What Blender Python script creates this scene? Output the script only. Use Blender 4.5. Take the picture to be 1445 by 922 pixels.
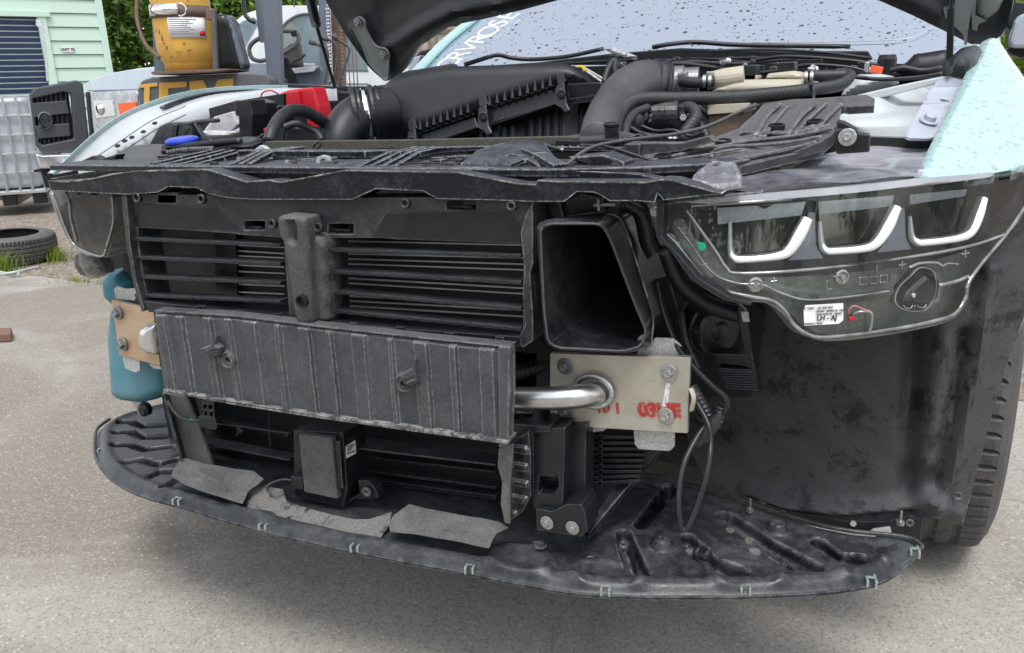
import bpy, bmesh, math, random
import numpy as np
from mathutils import Vector, Matrix
from mathutils.geometry import tessellate_polygon
random.seed(7); rng = np.random.default_rng(7)
SC = bpy.context.scene
COL = SC.collection
for _o in list(bpy.data.objects):
    bpy.data.objects.remove(_o)

# ------------------------------------------------------------------ camera
F_PX = 1150.8
PIT, YAW, ROL = [math.radians(a) for a in (16.396, 24.758, 2.034)]
CAM = np.array([.743, -.9595, .955])
_F = np.array([-math.sin(YAW), math.cos(YAW), 0]); _R = np.array([math.cos(YAW), math.sin(YAW), 0]); _U = np.array([0, 0, 1.])
FW = _F*math.cos(PIT) - _U*math.sin(PIT); _up = _F*math.sin(PIT) + _U*math.cos(PIT)
CR = _R*math.cos(ROL) - _up*math.sin(ROL); CU = _R*math.sin(ROL) + _up*math.cos(ROL)
cd = bpy.data.cameras.new('camera'); cam = bpy.data.objects.new('camera', cd); COL.objects.link(cam)
cd.sensor_width = 36; cd.lens = F_PX/1445*36; cd.clip_start = .05; cd.clip_end = 500
m = Matrix(((CR[0], CU[0], -FW[0], CAM[0]), (CR[1], CU[1], -FW[1], CAM[1]), (CR[2], CU[2], -FW[2], CAM[2]), (0, 0, 0, 1)))
cam.matrix_world = m
SC.camera = cam
# ------------------------------------------------------------------ light
SUN_EL, SUN_AZ = math.radians(64), math.radians(152)     # azimuth: direction the light comes from, clockwise from +Y
w = bpy.data.worlds.new('World'); SC.world = w; w.use_nodes = True
nt = w.node_tree; bg = nt.nodes['Background']
sky = nt.nodes.new('ShaderNodeTexSky'); sky.sky_type = 'NISHITA'; sky.sun_disc = False
sky.sun_elevation = SUN_EL; sky.sun_rotation = SUN_AZ; sky.air_density = 1.0; sky.dust_density = 1.0; sky.ozone_density = 1.0
hs = nt.nodes.new('ShaderNodeHueSaturation'); hs.inputs['Saturation'].default_value = .30
nt.links.new(sky.outputs[0], hs.inputs['Color']); nt.links.new(hs.outputs[0], bg.inputs['Color'])
bg.inputs['Strength'].default_value = .15
sd = bpy.data.lights.new('sun', 'SUN'); sd.energy = 1.15; sd.angle = math.radians(20); sd.color = (1, .98, .95)
sun = bpy.data.objects.new('sun', sd); COL.objects.link(sun)
_d = Vector((math.sin(SUN_AZ)*math.cos(SUN_EL), math.cos(SUN_AZ)*math.cos(SUN_EL), math.sin(SUN_EL)))
sun.rotation_euler = _d.to_track_quat('Z', 'Y').to_euler()
SC.view_settings.view_transform = 'Standard'; SC.view_settings.look = 'None'
SC.view_settings.exposure = 1.0; SC.view_settings.gamma = 1
SC.cycles.max_bounces = 8; SC.cycles.transparent_max_bounces = 12
SC.cycles.diffuse_bounces = 4; SC.cycles.glossy_bounces = 4; SC.cycles.transmission_bounces = 6
SC.cycles.use_denoising = True

# ------------------------------------------------------------------ surfaces: a pixel of the photograph to a point on a real surface
def ray(px, py):
    return FW + CR*((px-722.5)/F_PX) + CU*((461-py)/F_PX)
def nrm(v):
    v = np.array(v, float); return v/np.linalg.norm(v)
class Plane:
    def __init__(s, o, a, b):
        s.o = np.array(o, float); s.a = nrm(a); b = np.array(b, float); s.b = nrm(b - s.a*(b@s.a)); s.n = np.cross(s.a, s.b)
        if s.n@(CAM-s.o) < 0: s.n = -s.n
    def to(s, px, py):
        d = ray(px, py); t = ((s.o-CAM)@s.n)/(d@s.n); p = CAM+d*t-s.o
        return (p@s.a, p@s.b)
    def at(s, A, B):
        A = np.asarray(A, float); B = np.asarray(B, float)
        P = s.o + A[..., None]*s.a + B[..., None]*s.b
        return P, np.broadcast_to(s.n, P.shape)
    def off(s, d):
        return Plane(s.o+s.n*d, s.a, s.b)
def YP(y): return Plane((0, y, 0), (1, 0, 0), (0, 0, 1))
def ZP(z): return Plane((0, 0, z), (1, 0, 0), (0, 1, 0))
def XP(x): return Plane((x, 0, 0), (0, 1, 0), (0, 0, 1))
def P3(p, q, r): p, q, r = map(np.array, (p, q, r)); return Plane(p, q-p, r-p)
def slope(y0, z0, s):                       # rises towards the rear with slope s
    return Plane((0, y0, z0), (1, 0, 0), (0, 1, s))
def pt(px, py, y):
    d = ray(px, py); t = (y-CAM[1])/d[1]; return CAM+d*t
def ptz(px, py, z):
    d = ray(px, py); t = (z-CAM[2])/d[2]; return CAM+d*t
def ptd(px, py, d):
    return CAM+ray(px, py)*d
def proj(P):
    d = np.array(P, float)-CAM; z = d@FW; return (722.5+F_PX*(d@CR)/z, 461-F_PX*(d@CU)/z)
class Curve:                                # vertical wall standing on a plan curve
    def __init__(s, pts, sub=8, dist=0, lean=0, z0=.63):
        s.lean = lean; s.z0 = z0; s.dist = dist
        p = [np.array(q, float) for q in pts]
        q = [2*p[0]-p[1]] + p + [2*p[-1]-p[-2]]; out = []
        for i in range(1, len(q)-2):
            for k in range(sub):
                t = k/sub; a, b, c, d = q[i-1], q[i], q[i+1], q[i+2]
                out.append(.5*((2*b)+(c-a)*t+(2*a-5*b+4*c-d)*t*t+(3*b-a-3*c+d)*t**3))
        out.append(p[-1]); c = np.array(out)
        t = np.gradient(c, axis=0); t /= np.linalg.norm(t, axis=1)[:, None]
        n = np.stack([t[:, 1], -t[:, 0]], 1)      # towards the viewer for a curve running left to right
        s.src = pts; s.c = c+n*dist; s.nv = n
        s.L = np.concatenate([[0], np.cumsum(np.linalg.norm(np.diff(s.c, axis=0), axis=1))])
    def off(s, d): return Curve(s.src, dist=d, lean=s.lean, z0=s.z0)
    def to(s, px, py):
        r = s.to0(px, py, s.c)
        if s.lean:
            for _ in range(5): r = s.to0(px, py, s.c-s.nv*s.lean*(r[1]-s.z0))
        return r
    def to0(s, px, py, C_):
        d = ray(px, py); best = None
        n = len(s.c)-1
        for i in range(n):
            a = C_[i]; e = C_[i+1]-a
            M = np.array([[d[0], -e[0]], [d[1], -e[1]]]); det = np.linalg.det(M)
            if abs(det) < 1e-9: continue
            t, u = np.linalg.solve(M, a-CAM[:2])
            lo = -1e9 if i == 0 else -1e-6; hi = 1e9 if i == n-1 else 1+1e-6
            if t > 0 and lo <= u <= hi and (best is None or t < best[0]):
                best = (t, s.L[i]+u*(s.L[i+1]-s.L[i]))
        return (best[1], CAM[2]+d[2]*best[0])
    def at(s, A, B):
        A = np.asarray(A, float); B = np.asarray(B, float)
        i = np.clip(np.searchsorted(s.L, A)-1, 0, len(s.L)-2)
        f = (A-s.L[i])/(s.L[i+1]-s.L[i]); P2 = s.c[i]+(s.c[i+1]-s.c[i])*f[..., None]
        fc = np.clip(f, 0, 1)[..., None]; N = s.nv[i]*(1-fc)+s.nv[i+1]*fc; P2 = P2-N*s.lean*(B-s.z0)[..., None]
        P = np.concatenate([P2, B[..., None]], -1); N = np.concatenate([N, np.full_like(B, s.lean)[..., None]], -1)
        return P, N

# ------------------------------------------------------------------ objects
def thing(name, label, cat, base, group=None):
    o = bpy.data.objects.new(name, None); COL.objects.link(o); o.location = tuple(float(v) for v in base)
    o['label'] = label; o['category'] = cat; o.empty_display_size = .1
    if group: o['group'] = group
    return o
def base_of(p):
    v = np.zeros(3)
    while p is not None:
        v += np.array(p.location); p = p.parent
    return v
def link(name, V, F, mt, parent=None, smooth=False, bev=0, solid=0, soff=-1, kind=None, seg=2, tag=None, label=None):
    me = bpy.data.meshes.new(name)
    V = np.asarray(V, float)
    base = base_of(parent) if parent is not None else np.zeros(3)
    loc = np.zeros(3)
    if parent is None and kind is None:
        loc = np.array([(V[:, 0].min()+V[:, 0].max())/2, (V[:, 1].min()+V[:, 1].max())/2, V[:, 2].min()])
    me.from_pydata((V-base-loc).tolist(), [], [tuple(int(i) for i in f) for f in F])
    me.update()
    if isinstance(mt, (list, tuple)):
        for q in mt: me.materials.append(q)
    else: me.materials.append(mt)
    o = bpy.data.objects.new(name, me); COL.objects.link(o); o.location = loc
    if parent is not None: o.parent = parent
    if smooth: me.polygons.foreach_set('use_smooth', [True]*len(me.polygons))
    if solid:
        sm = o.modifiers.new('s', 'SOLIDIFY'); sm.thickness = solid; sm.offset = soff
    if bev:
        b = o.modifiers.new('b', 'BEVEL'); b.width = bev; b.segments = seg; b.limit_method = 'ANGLE'; b.angle_limit = math.radians(35)
        b.harden_normals = False
    if kind: o['kind'] = kind
    if tag: o['label'], o['category'] = tag
    if label: o['label'] = label
    return o
def fixn(V, F):
    bm = bmesh.new(); vs = [bm.verts.new(v) for v in V]
    for f in F:
        try: bm.faces.new([vs[i] for i in f])
        except ValueError: pass
    bmesh.ops.recalc_face_normals(bm, faces=bm.faces)
    bm.verts.index_update()
    V = [tuple(v.co) for v in bm.verts]; F = [[v.index for v in f.verts] for f in bm.faces]; bm.free()
    return V, F
def prism(poly, S, th, front=0, holes=()):
    loops = [list(poly)]+[list(h) for h in holes]
    tri = tessellate_polygon([[Vector((a, b, 0)) for a, b in l] for l in loops])
    flat = [q for l in loops for q in l]; n = len(flat)
    A = np.array([q[0] for q in flat]); B = np.array([q[1] for q in flat])
    P, N = S.at(A, B)
    V = np.concatenate([P+N*front, P+N*(front-th)])
    F = [list(t) for t in tri]+[[i+n for i in t][::-1] for t in tri]
    k = 0
    for l in loops:
        for i in range(len(l)):
            a = k+i; b = k+(i+1) % len(l); F.append([a, b, b+n, a+n])
        k += len(l)
    return fixn(V, F)
def px2(S, pts): return [S.to(*p) for p in pts]
def plate(name, pts, S, th, mt, parent, holes=(), front=0, bev=.0012, **k):
    V, F = prism(px2(S, pts), S, th, front, [px2(S, h) for h in holes])
    return link(name, V, F, mt, parent, bev=bev, **k)
def rect(x0, y0, x1, y1): return [(x0, y0), (x1, y0), (x1, y1), (x0, y1)]
def box(name, lo, hi, mt, parent=None, bev=.002, **k):
    x0, y0, z0 = lo; x1, y1, z1 = hi
    V = [(x0, y0, z0), (x1, y0, z0), (x1, y1, z0), (x0, y1, z0), (x0, y0, z1), (x1, y0, z1), (x1, y1, z1), (x0, y1, z1)]
    F = [(0, 3, 2, 1), (4, 5, 6, 7), (0, 1, 5, 4), (1, 2, 6, 5), (2, 3, 7, 6), (3, 0, 4, 7)]
    return link(name, V, F, mt, parent, bev=bev, **k)
def boxes(name, L, mt, parent=None, **k):     # several bars of ONE part, each (centre, half axes x,y,z vectors)
    V = []; F = []
    for c, a, b, d in L:
        c, a, b, d = map(lambda q: np.array(q, float), (c, a, b, d)); n = len(V)
        for sz in (-1, 1):
            for sx, sy in ((-1, -1), (1, -1), (1, 1), (-1, 1)): V.append(c+a*sx+b*sy+d*sz)
        F += [[n+i for i in f] for f in ((0, 3, 2, 1), (4, 5, 6, 7), (0, 1, 5, 4), (1, 2, 6, 5), (2, 3, 7, 6), (3, 0, 4, 7))]
    V, F = fixn(V, F)
    return link(name, V, F, mt, parent, **k)
def bar_between(p, q, hw, hh, up=(0, 0, 1)):
    p = np.array(p, float); q = np.array(q, float); d = (q-p)/2; u = np.array(up, float)
    s = nrm(np.cross(d, u)); u2 = nrm(np.cross(s, d))
    return ((p+q)/2, d, s*hw, u2*hh)
def catmull(P, n=8):
    P = [np.array(p, float) for p in P]
    if len(P) < 3: return np.array([P[0]+(P[-1]-P[0])*t for t in np.linspace(0, 1, n+1)])
    Q = [2*P[0]-P[1]]+P+[2*P[-1]-P[-2]]; out = []
    for i in range(1, len(Q)-2):
        a, b, c, d = Q[i-1:i+3]
        for k in range(n):
            t = k/n; out.append(.5*((2*b)+(c-a)*t+(2*a-5*b+4*c-d)*t*t+(3*b-a-3*c+d)*t**3))
    out.append(P[-1]); return np.array(out)
def tube_geo(P, R, ns=14, n=8, ribs=0, ribh=.1, flat=1.0, cap=True):
    R = np.atleast_1d(np.array(R, float)); R = np.repeat(R, len(P)) if len(R) == 1 else R
    C4 = catmull([list(p)+[r] for p, r in zip(P, R)], n); C = C4[:, :3]; r = C4[:, 3].copy()
    if ribs:
        L = np.concatenate([[0], np.cumsum(np.linalg.norm(np.diff(C, axis=0), axis=1))])
        m_ = int(max(L[-1]/ribs*6, 12)); s = np.linspace(0, L[-1], m_)
        C = np.stack([np.interp(s, L, C[:, i]) for i in range(3)], 1); r = np.interp(s, L, r)*(1+ribh*np.clip(np.sin(s/ribs*2*math.pi)*1.5, -1, 1))
    T = np.gradient(C, axis=0); T /= np.linalg.norm(T, axis=1)[:, None]+1e-12
    u = np.cross(T[0], (0, 0, 1.)); u = u if np.linalg.norm(u) > .1 else np.cross(T[0], (1., 0, 0)); u /= np.linalg.norm(u)
    V = []
    ang = np.linspace(0, 2*math.pi, ns, endpoint=False)
    for i in range(len(C)):
        u = u-T[i]*(u@T[i]); u /= np.linalg.norm(u); v = np.cross(T[i], u)
        for a in ang: V.append(C[i]+r[i]*(math.cos(a)*u+math.sin(a)*v*flat))
    F = []
    for i in range(len(C)-1):
        for j in range(ns):
            k = (j+1) % ns; F.append((i*ns+j, i*ns+k, (i+1)*ns+k, (i+1)*ns+j))
    if cap: F.append(tuple(range(ns))[::-1]); F.append(tuple((len(C)-1)*ns+j for j in range(ns)))
    return V, F
def tube(name, P, R, mt, parent=None, **k):
    kk = {a: k.pop(a) for a in ('ns', 'n', 'ribs', 'ribh', 'flat', 'cap') if a in k}
    V, F = tube_geo(P, R, **kk); return link(name, V, F, mt, parent, smooth=True, **k)
def tpx(name, L, rpx, mt, parent, **k):        # L: (px, py, y) ; radius in photo pixels at that depth
    P = [pt(*q) for q in L]; rp = rpx if isinstance(rpx, (list, tuple)) else [rpx]*len(L)
    R = [r*((p-CAM)@FW)/F_PX for r, p in zip(rp, P)]
    return tube(name, P, R, mt, parent, **k)
def frame(n):
    n = nrm(n); a = np.cross(n, (0, 0, 1.)); a = a if np.linalg.norm(a) > .05 else np.cross(n, (1., 0, 0)); a /= np.linalg.norm(a)
    return a, np.cross(n, a), n
def lathe_geo(c, n, prof, ns=28, phase=0):
    a, b, n = frame(n); c = np.array(c, float); V = []; F = []
    for r, h in prof:
        for k in range(ns):
            t = 2*math.pi*k/ns+phase; V.append(c+n*h+(a*math.cos(t)+b*math.sin(t))*r)
    for i in range(len(prof)-1):
        for k in range(ns):
            j = (k+1) % ns; F.append([i*ns+k, i*ns+j, (i+1)*ns+j, (i+1)*ns+k])
    if prof[0][0] > 1e-6: F.append([k for k in range(ns)][::-1])
    if prof[-1][0] > 1e-6: F.append([(len(prof)-1)*ns+k for k in range(ns)])
    return V, F
def lathe(name, c, n, prof, mt, parent=None, ns=28, bev=0, smooth=False, **k):
    V, F = lathe_geo(c, n, prof, ns); V, F = fixn(V, F)
    return link(name, V, F, mt, parent, bev=bev, smooth=smooth, **k)
def merge(*geos):
    V = []; F = []
    for v, f in geos:
        n = len(V); V += [tuple(q) for q in v]; F += [[i+n for i in g] for g in f]
    return V, F
def bolt(name, c, n, r, mt, parent, washer=1.6, **k):
    g1 = lathe_geo(c, n, [(r*washer, 0), (r*washer, r*.28), (r*washer*.9, r*.34), (0, r*.34)], 24)
    g2 = lathe_geo(np.array(c)+nrm(n)*r*.3, n, [(r, 0), (r, r*.75), (r*.86, r*.9), (r*.5, r*.9), (r*.45, r*.8), (0, r*.8)], 6)
    V, F = fixn(*merge(g1, g2)); return link(name, V, F, mt, parent, bev=r*.06, **k)
def loft(name, loops, mt, parent=None, closed=True, cap=False, **k):
    V = [p for l in loops for p in l]; n = len(loops[0]); F = []
    for i in range(len(loops)-1):
        for j in range(n if closed else n-1):
            q = (j+1) % n; F.append([i*n+j, i*n+q, (i+1)*n+q, (i+1)*n+j])
    if cap: F.append(list(range((len(loops)-1)*n, len(loops)*n)))
    V, F = fixn(V, F); return link(name, V, F, mt, parent, **k)
# dense sheet with relief
def inpoly(X, Y, poly):
    r = np.zeros(X.shape, bool); n = len(poly); j = n-1
    for i in range(n):
        xi, yi = poly[i]; xj, yj = poly[j]
        if yi != yj:
            r ^= ((yi > Y) != (yj > Y)) & (X < (xj-xi)*(Y-yi)/(yj-yi)+xi)
        j = i
    return r
def segd(X, Y, pts, closed=False):
    pts = list(pts)+([pts[0]] if closed else []); best = np.full(X.shape, 1e9); bx = X.copy(); by = Y.copy()
    for (x0, y0), (x1, y1) in zip(pts[:-1], pts[1:]):
        dx, dy = x1-x0, y1-y0; L = dx*dx+dy*dy+1e-18
        t = np.clip(((X-x0)*dx+(Y-y0)*dy)/L, 0, 1); qx = x0+t*dx; qy = y0+t*dy; d = np.hypot(X-qx, Y-qy)
        k = d < best; best = np.where(k, d, best); bx = np.where(k, qx, bx); by = np.where(k, qy, by)
    return best, bx, by
def sm(x, a, b):
    t = np.clip((x-a)/(b-a), 0, 1); return t*t*(3-2*t)
def roundpoly(poly, k=2):                    # Chaikin corner cutting
    a = np.array(poly); r = .022*np.linalg.norm(a.max(0)-a.min(0))
    for _ in range(k):
        out = []
        for i in range(len(poly)):
            p = np.array(poly[i]); q = np.array(poly[(i+1) % len(poly)]); f = min(.25, r/(np.linalg.norm(q-p)+1e-9))
            out += [tuple(p*(1-f)+q*f), tuple(p*f+q*(1-f))]
        poly = out; r *= .4
    return poly
def sheet(name, pts, S, step, mt, parent, hfun=None, th=.003, rnd=0, holes=(), bulge=0, brad=.02, world=False, **k):
    poly = px2(S, pts) if not world else list(pts)
    if rnd: poly = roundpoly(poly, rnd)
    hl = [px2(S, h) for h in holes]
    a = np.array(poly); x0, y0 = a.min(0)-step; x1, y1 = a.max(0)+step
    nx = int((x1-x0)/step)+2; ny = int((y1-y0)/step)+2
    X, Y = np.meshgrid(x0+np.arange(nx)*step, y0+np.arange(ny)*step, indexing='ij')
    ins = inpoly(X, Y, poly)
    for h in hl: ins &= ~inpoly(X, Y, h)
    d, bx, by = segd(X, Y, poly, True)
    for h in hl:
        dh, hx, hy = segd(X, Y, h, True); kk = dh < d; d = np.where(kk, dh, d); bx = np.where(kk, hx, bx); by = np.where(kk, hy, by)
    cell = ins[:-1, :-1] | ins[1:, :-1] | ins[1:, 1:] | ins[:-1, 1:]
    used = np.zeros_like(ins)
    for sx in (slice(None, -1), slice(1, None)):
        for sy in (slice(None, -1), slice(1, None)): used[sx, sy] |= cell
    snap = used & ~ins
    near = used & ins & (d < step*.45)
    X = np.where(snap | near, bx, X); Y = np.where(snap | near, by, Y); d = np.where(snap | near, 0, d)
    H = np.zeros_like(X)
    if bulge:
        t = np.clip(d/brad, 0, 1); H = H+bulge*np.sqrt(1-(1-t)**2)
    if hfun is not None: H = H+hfun(X, Y, d, S)
    P, N = S.at(X, Y); P0 = P; P = P+N*H[..., None]
    idx = -np.ones(X.shape, int); nu = int(used.sum()); idx[used] = np.arange(nu); V = P[used]
    i, j = np.nonzero(cell)
    Fq = np.stack([idx[i, j], idx[i+1, j], idx[i+1, j+1], idx[i, j+1]], 1)
    c = np.cross(V[Fq[:, 2]]-V[Fq[:, 0]], V[Fq[:, 3]]-V[Fq[:, 1]]).sum(0)
    if c@N[used].mean(0) < 0: Fq = Fq[:, ::-1]
    if th:
        e = np.concatenate([Fq[:, [0, 1]], Fq[:, [1, 2]], Fq[:, [2, 3]], Fq[:, [3, 0]]]); key = {(int(a), int(b)) for a, b in e}
        rim = [(a, b) for a, b in key if (b, a) not in key]
        Vb = (P0+N*np.minimum(H, 0)[..., None])[used]-N[used]*th
        V = np.concatenate([V, Vb]); R = np.array([(b, a, a+nu, b+nu) for a, b in rim])
        Fq = np.concatenate([Fq, Fq[:, ::-1]+nu, R]) if len(rim) else Fq
    o = link(name, V, Fq, mt, parent, smooth=True, **k)
    if th and len(rim):                        # crisp edge between skin and rim wall
        o.data.set_sharp_from_angle(angle=math.radians(50))
    return o
def text(name, s, c, xdir, ydir, size, mt, parent, th=.0004, bold=0, **k):
    cu = bpy.data.curves.new(name, 'FONT'); cu.body = s; cu.size = size; cu.align_x = 'CENTER'; cu.align_y = 'CENTER'; cu.extrude = th/2; cu.offset = bold
    o = bpy.data.objects.new(name, cu); COL.objects.link(o)
    bpy.context.view_layer.update(); dg = bpy.context.evaluated_depsgraph_get()
    me = bpy.data.meshes.new_from_object(o.evaluated_get(dg)); bpy.data.objects.remove(o)
    x = nrm(xdir); y = np.array(ydir, float); y = nrm(y-x*(y@x)); z = np.cross(x, y)
    V = [np.array(c)+x*v.co.x+y*v.co.y+z*v.co.z for v in me.vertices]; F = [list(p.vertices) for p in me.polygons]
    return link(name, V, F, mt, parent, **k)

# ------------------------------------------------------------------ materials
def newmat(name):
    mt = bpy.data.materials.new(name); mt.use_nodes = True; n = mt.node_tree; return mt, n, n.nodes['Principled BSDF']
def ramp(n, src, a, b, lo=0, hi=1):
    r = n.nodes.new('ShaderNodeMapRange'); r.inputs[1].default_value = a; r.inputs[2].default_value = b; r.inputs[3].default_value = lo; r.inputs[4].default_value = hi
    n.links.new(src, r.inputs[0]); return r.outputs[0]
def noise(n, sc, det=5, rough=.6, vec=None, dist=0):
    t = n.nodes.new('ShaderNodeTexNoise'); t.inputs['Scale'].default_value = sc; t.inputs['Detail'].default_value = det; t.inputs['Roughness'].default_value = rough; t.inputs['Distortion'].default_value = dist
    if vec is None:
        tc = n.nodes.new('ShaderNodeTexCoord'); vec = tc.outputs['Object']
    n.links.new(vec, t.inputs['Vector']); return t.outputs['Fac']
def mixc(n, f, a, b):
    x = n.nodes.new('ShaderNodeMix'); x.data_type = 'RGBA'
    for s, v in ((0, f), (6, a), (7, b)):
        if isinstance(v, tuple): x.inputs[s].default_value = (*v, 1) if len(v) == 3 else v
        elif isinstance(v, (int, float)): x.inputs[s].default_value = v
        else: n.links.new(v, x.inputs[s])
    return x.outputs[2]
def math_(n, op, a, b=0, clamp=False):
    x = n.nodes.new('ShaderNodeMath'); x.operation = op; x.use_clamp = clamp
    for i, v in enumerate((a, b)):
        if isinstance(v, (int, float)): x.inputs[i].default_value = v
        else: n.links.new(v, x.inputs[i])
    return x.outputs[0]
def bumpn(n, h, st, d, bs):
    b = n.nodes.new('ShaderNodeBump'); b.inputs['Strength'].default_value = st; b.inputs['Distance'].default_value = d
    n.links.new(h, b.inputs['Height']); n.links.new(b.outputs[0], bs.inputs['Normal']); return b
def grime(name, base, dust=(.2, .19, .18), amt=.5, sc=7, rough=.5, drough=.85, metal=0, bump=.15, bsc=260, up=.0, spec=.5, coat=0, fine=.25, contrast=.16, edge=0, ecol=(.30, .30, .31)):
    mt, n, b = newmat(name)
    n1 = noise(n, sc, 8, .68, dist=.4); n2 = noise(n, sc*7, 6, .7); n3 = noise(n, bsc, 3, .6)
    f = math_(n, 'ADD', math_(n, 'MULTIPLY', n1, .65), math_(n, 'MULTIPLY', n2, .35))
    f = ramp(n, f, .5-contrast+(.5-amt)*.22, .5+contrast+(.5-amt)*.22, 0, 1)
    if up:
        g = n.nodes.new('ShaderNodeNewGeometry'); s = n.nodes.new('ShaderNodeSeparateXYZ'); n.links.new(g.outputs['Normal'], s.inputs[0])
        u = math_(n, 'MULTIPLY', ramp(n, s.outputs[2], .3, .95), up)
        f = math_(n, 'ADD', math_(n, 'MULTIPLY', f, math_(n, 'ADD', math_(n, 'MULTIPLY', u, .5), amt)), math_(n, 'MULTIPLY', u, math_(n, 'ADD', n2, .15)), True)
    else:
        f = math_(n, 'MULTIPLY', f, min(1, amt*1.3))
    c = mixc(n, f, base, dust)
    if edge:                                   # edge highlights put into the colour, mixed with chalky wear
        bv = n.nodes.new('ShaderNodeBevel'); bv.samples = 4; bv.inputs['Radius'].default_value = .0028
        g2 = n.nodes.new('ShaderNodeNewGeometry'); dt = n.nodes.new('ShaderNodeVectorMath'); dt.operation = 'DOT_PRODUCT'
        n.links.new(bv.outputs[0], dt.inputs[0]); n.links.new(g2.outputs['True Normal'], dt.inputs[1])
        em = math_(n, 'MULTIPLY', ramp(n, dt.outputs['Value'], .985, .88, 0, 1), ramp(n, n2, .38, .6, .15, 1))
        c = mixc(n, math_(n, 'MULTIPLY', em, edge, True), c, ecol)
    sp = ramp(n, n3, .35, .75, -fine, fine)
    hsv = n.nodes.new('ShaderNodeHueSaturation'); n.links.new(c, hsv.inputs['Color']); n.links.new(math_(n, 'ADD', sp, 1), hsv.inputs['Value'])
    n.links.new(hsv.outputs[0], b.inputs['Base Color'])
    n.links.new(ramp(n, f, 0, 1, rough, drough), b.inputs['Roughness'])
    b.inputs['Metallic'].default_value = metal; b.inputs['Specular IOR Level'].default_value = spec; b.inputs['Coat Weight'].default_value = coat
    if bump: bumpn(n, math_(n, 'ADD', n3, math_(n, 'MULTIPLY', n2, .6)), bump, .002, b)
    return mt
def plain(name, c, rough=.5, metal=0, coat=0, spec=.5, var=.12, vs=12, bump=0):
    mt, n, b = newmat(name); nn = noise(n, vs, 4)
    hsv = n.nodes.new('ShaderNodeHueSaturation'); hsv.inputs['Color'].default_value = (*c, 1)
    n.links.new(ramp(n, nn, .25, .75, 1-var, 1+var), hsv.inputs['Value']); n.links.new(hsv.outputs[0], b.inputs['Base Color'])
    n.links.new(ramp(n, nn, .3, .7, max(rough-.06, 0.02), rough+.06), b.inputs['Roughness'])
    b.inputs['Metallic'].default_value = metal; b.inputs['Coat Weight'].default_value = coat; b.inputs['Specular IOR Level'].default_value = spec
    if bump: bumpn(n, noise(n, 180, 3), bump, .002, b)
    return mt
DUST = (.30, .29, .285)
M = {}
M['black'] = grime('black plastic', (.009, .0105, .014), (.055, .056, .06), .3, 16, .24, .6, up=.35, edge=.6, spec=.42, contrast=.07)
M['ledge'] = grime('weathered black plastic', (.006, .008, .012), (.068, .072, .082), .36, 20, .22, .65, up=1.0, contrast=.06, bump=.2, edge=1.3, ecol=(.5, .51, .53), spec=.42)
M['clean'] = grime('clean black plastic', (.009, .010, .013), (.045, .045, .05), .3, 6, .28, .6, bump=.08, fine=.12, edge=.45, ecol=(.22, .22, .23), spec=.42)
M['airbox'] = grime('textured black plastic', (.010, .0115, .015), (.028, .029, .034), .5, 8, .34, .55, bump=.3, bsc=420, up=.3)
M['dusty'] = grime('dusty grey plastic', (.015, .017, .021), (.10, .10, .10), .5, 11, .45, .85, bump=.3, up=.9, contrast=.1, edge=.8, ecol=(.4, .4, .4))
M['cover'] = grime('dusty absorber plastic', (.045, .049, .056), (.135, .135, .136), .5, 24, .34, .6, bump=.18, up=1.0, bsc=330, contrast=.17, edge=.7, spec=.35, ecol=(.45, .45, .45))
M['stalk'] = grime('dusty moulded plastic', (.04, .043, .048), (.12, .119, .118), .55, 22, .45, .8, bump=.4, up=.8)
M['felt'] = grime('liner felt', (.017, .0185, .023), (.082, .083, .087), .74, 11, .36, .62, bump=.6, bsc=520, up=.1, spec=.45, fine=.35, contrast=.035)
M['tray'] = grime('undertray plastic', (.005, .006, .008), (.082, .086, .093), .34, 8, .24, .6, bump=.2, up=.5, contrast=.08, edge=.5, ecol=(.35, .36, .38), spec=.45)
M['flap'] = grime('grey deflector plastic', (.05, .05, .053), (.16, .155, .148), .6, 9, .55, .85, bump=.3)
M['deep'] = plain('deep black', (.008, .008, .009), .7)
M['rubber'] = grime('hose rubber', (.018, .019, .021), (.07, .07, .072), .45, 8, .42, .7, bump=.15)
M['silver_rubber'] = grime('turbo hose rubber', (.04, .042, .046), (.11, .11, .112), .6, 4, .38, .6, bump=.08)
M['core'] = grime('radiator core', (.012, .013, .015), (.03, .03, .032), .4, 40, .5, .7)
M['finline'] = plain('bare aluminium tube edge', (.6, .6, .61), .4, .4)
M['paint'] = None
M['chrome'] = plain('chrome', (.9, .9, .9), .08, 1, var=.03)
M['steel'] = grime('zinc bolt', (.55, .55, .54), (.3, .29, .27), .35, 60, .32, .6, metal=.9, bump=.05)
M['greybolt'] = grime('grey bolt', (.25, .26, .28), (.32, .31, .29), .35, 60, .4, .7, metal=.7, bump=.05)
M['white'] = plain('white label', (.8, .8, .8), .5, var=.03)
M['ink'] = plain('print ink', (.03, .03, .035), .5)
M['bracket'] = grime('white primed bracket', (.55, .55, .54), (.3, .29, .27), .35, 18, .45, .7, bump=.1, metal=.3)
def drops(n, sc, thr=.16):
    tc = n.nodes.new('ShaderNodeTexCoord')
    v = n.nodes.new('ShaderNodeTexVoronoi'); v.inputs['Scale'].default_value = sc; n.links.new(tc.outputs['Object'], v.inputs['Vector'])
    s = n.nodes.new('ShaderNodeSeparateColor'); n.links.new(v.outputs['Color'], s.inputs[0])
    rad = math_(n, 'MULTIPLY', math_(n, 'POWER', s.outputs[0], 2.2), thr*2)
    d = math_(n, 'SUBTRACT', rad, v.outputs['Distance'])
    return math_(n, 'MULTIPLY', d, 12, True)
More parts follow.
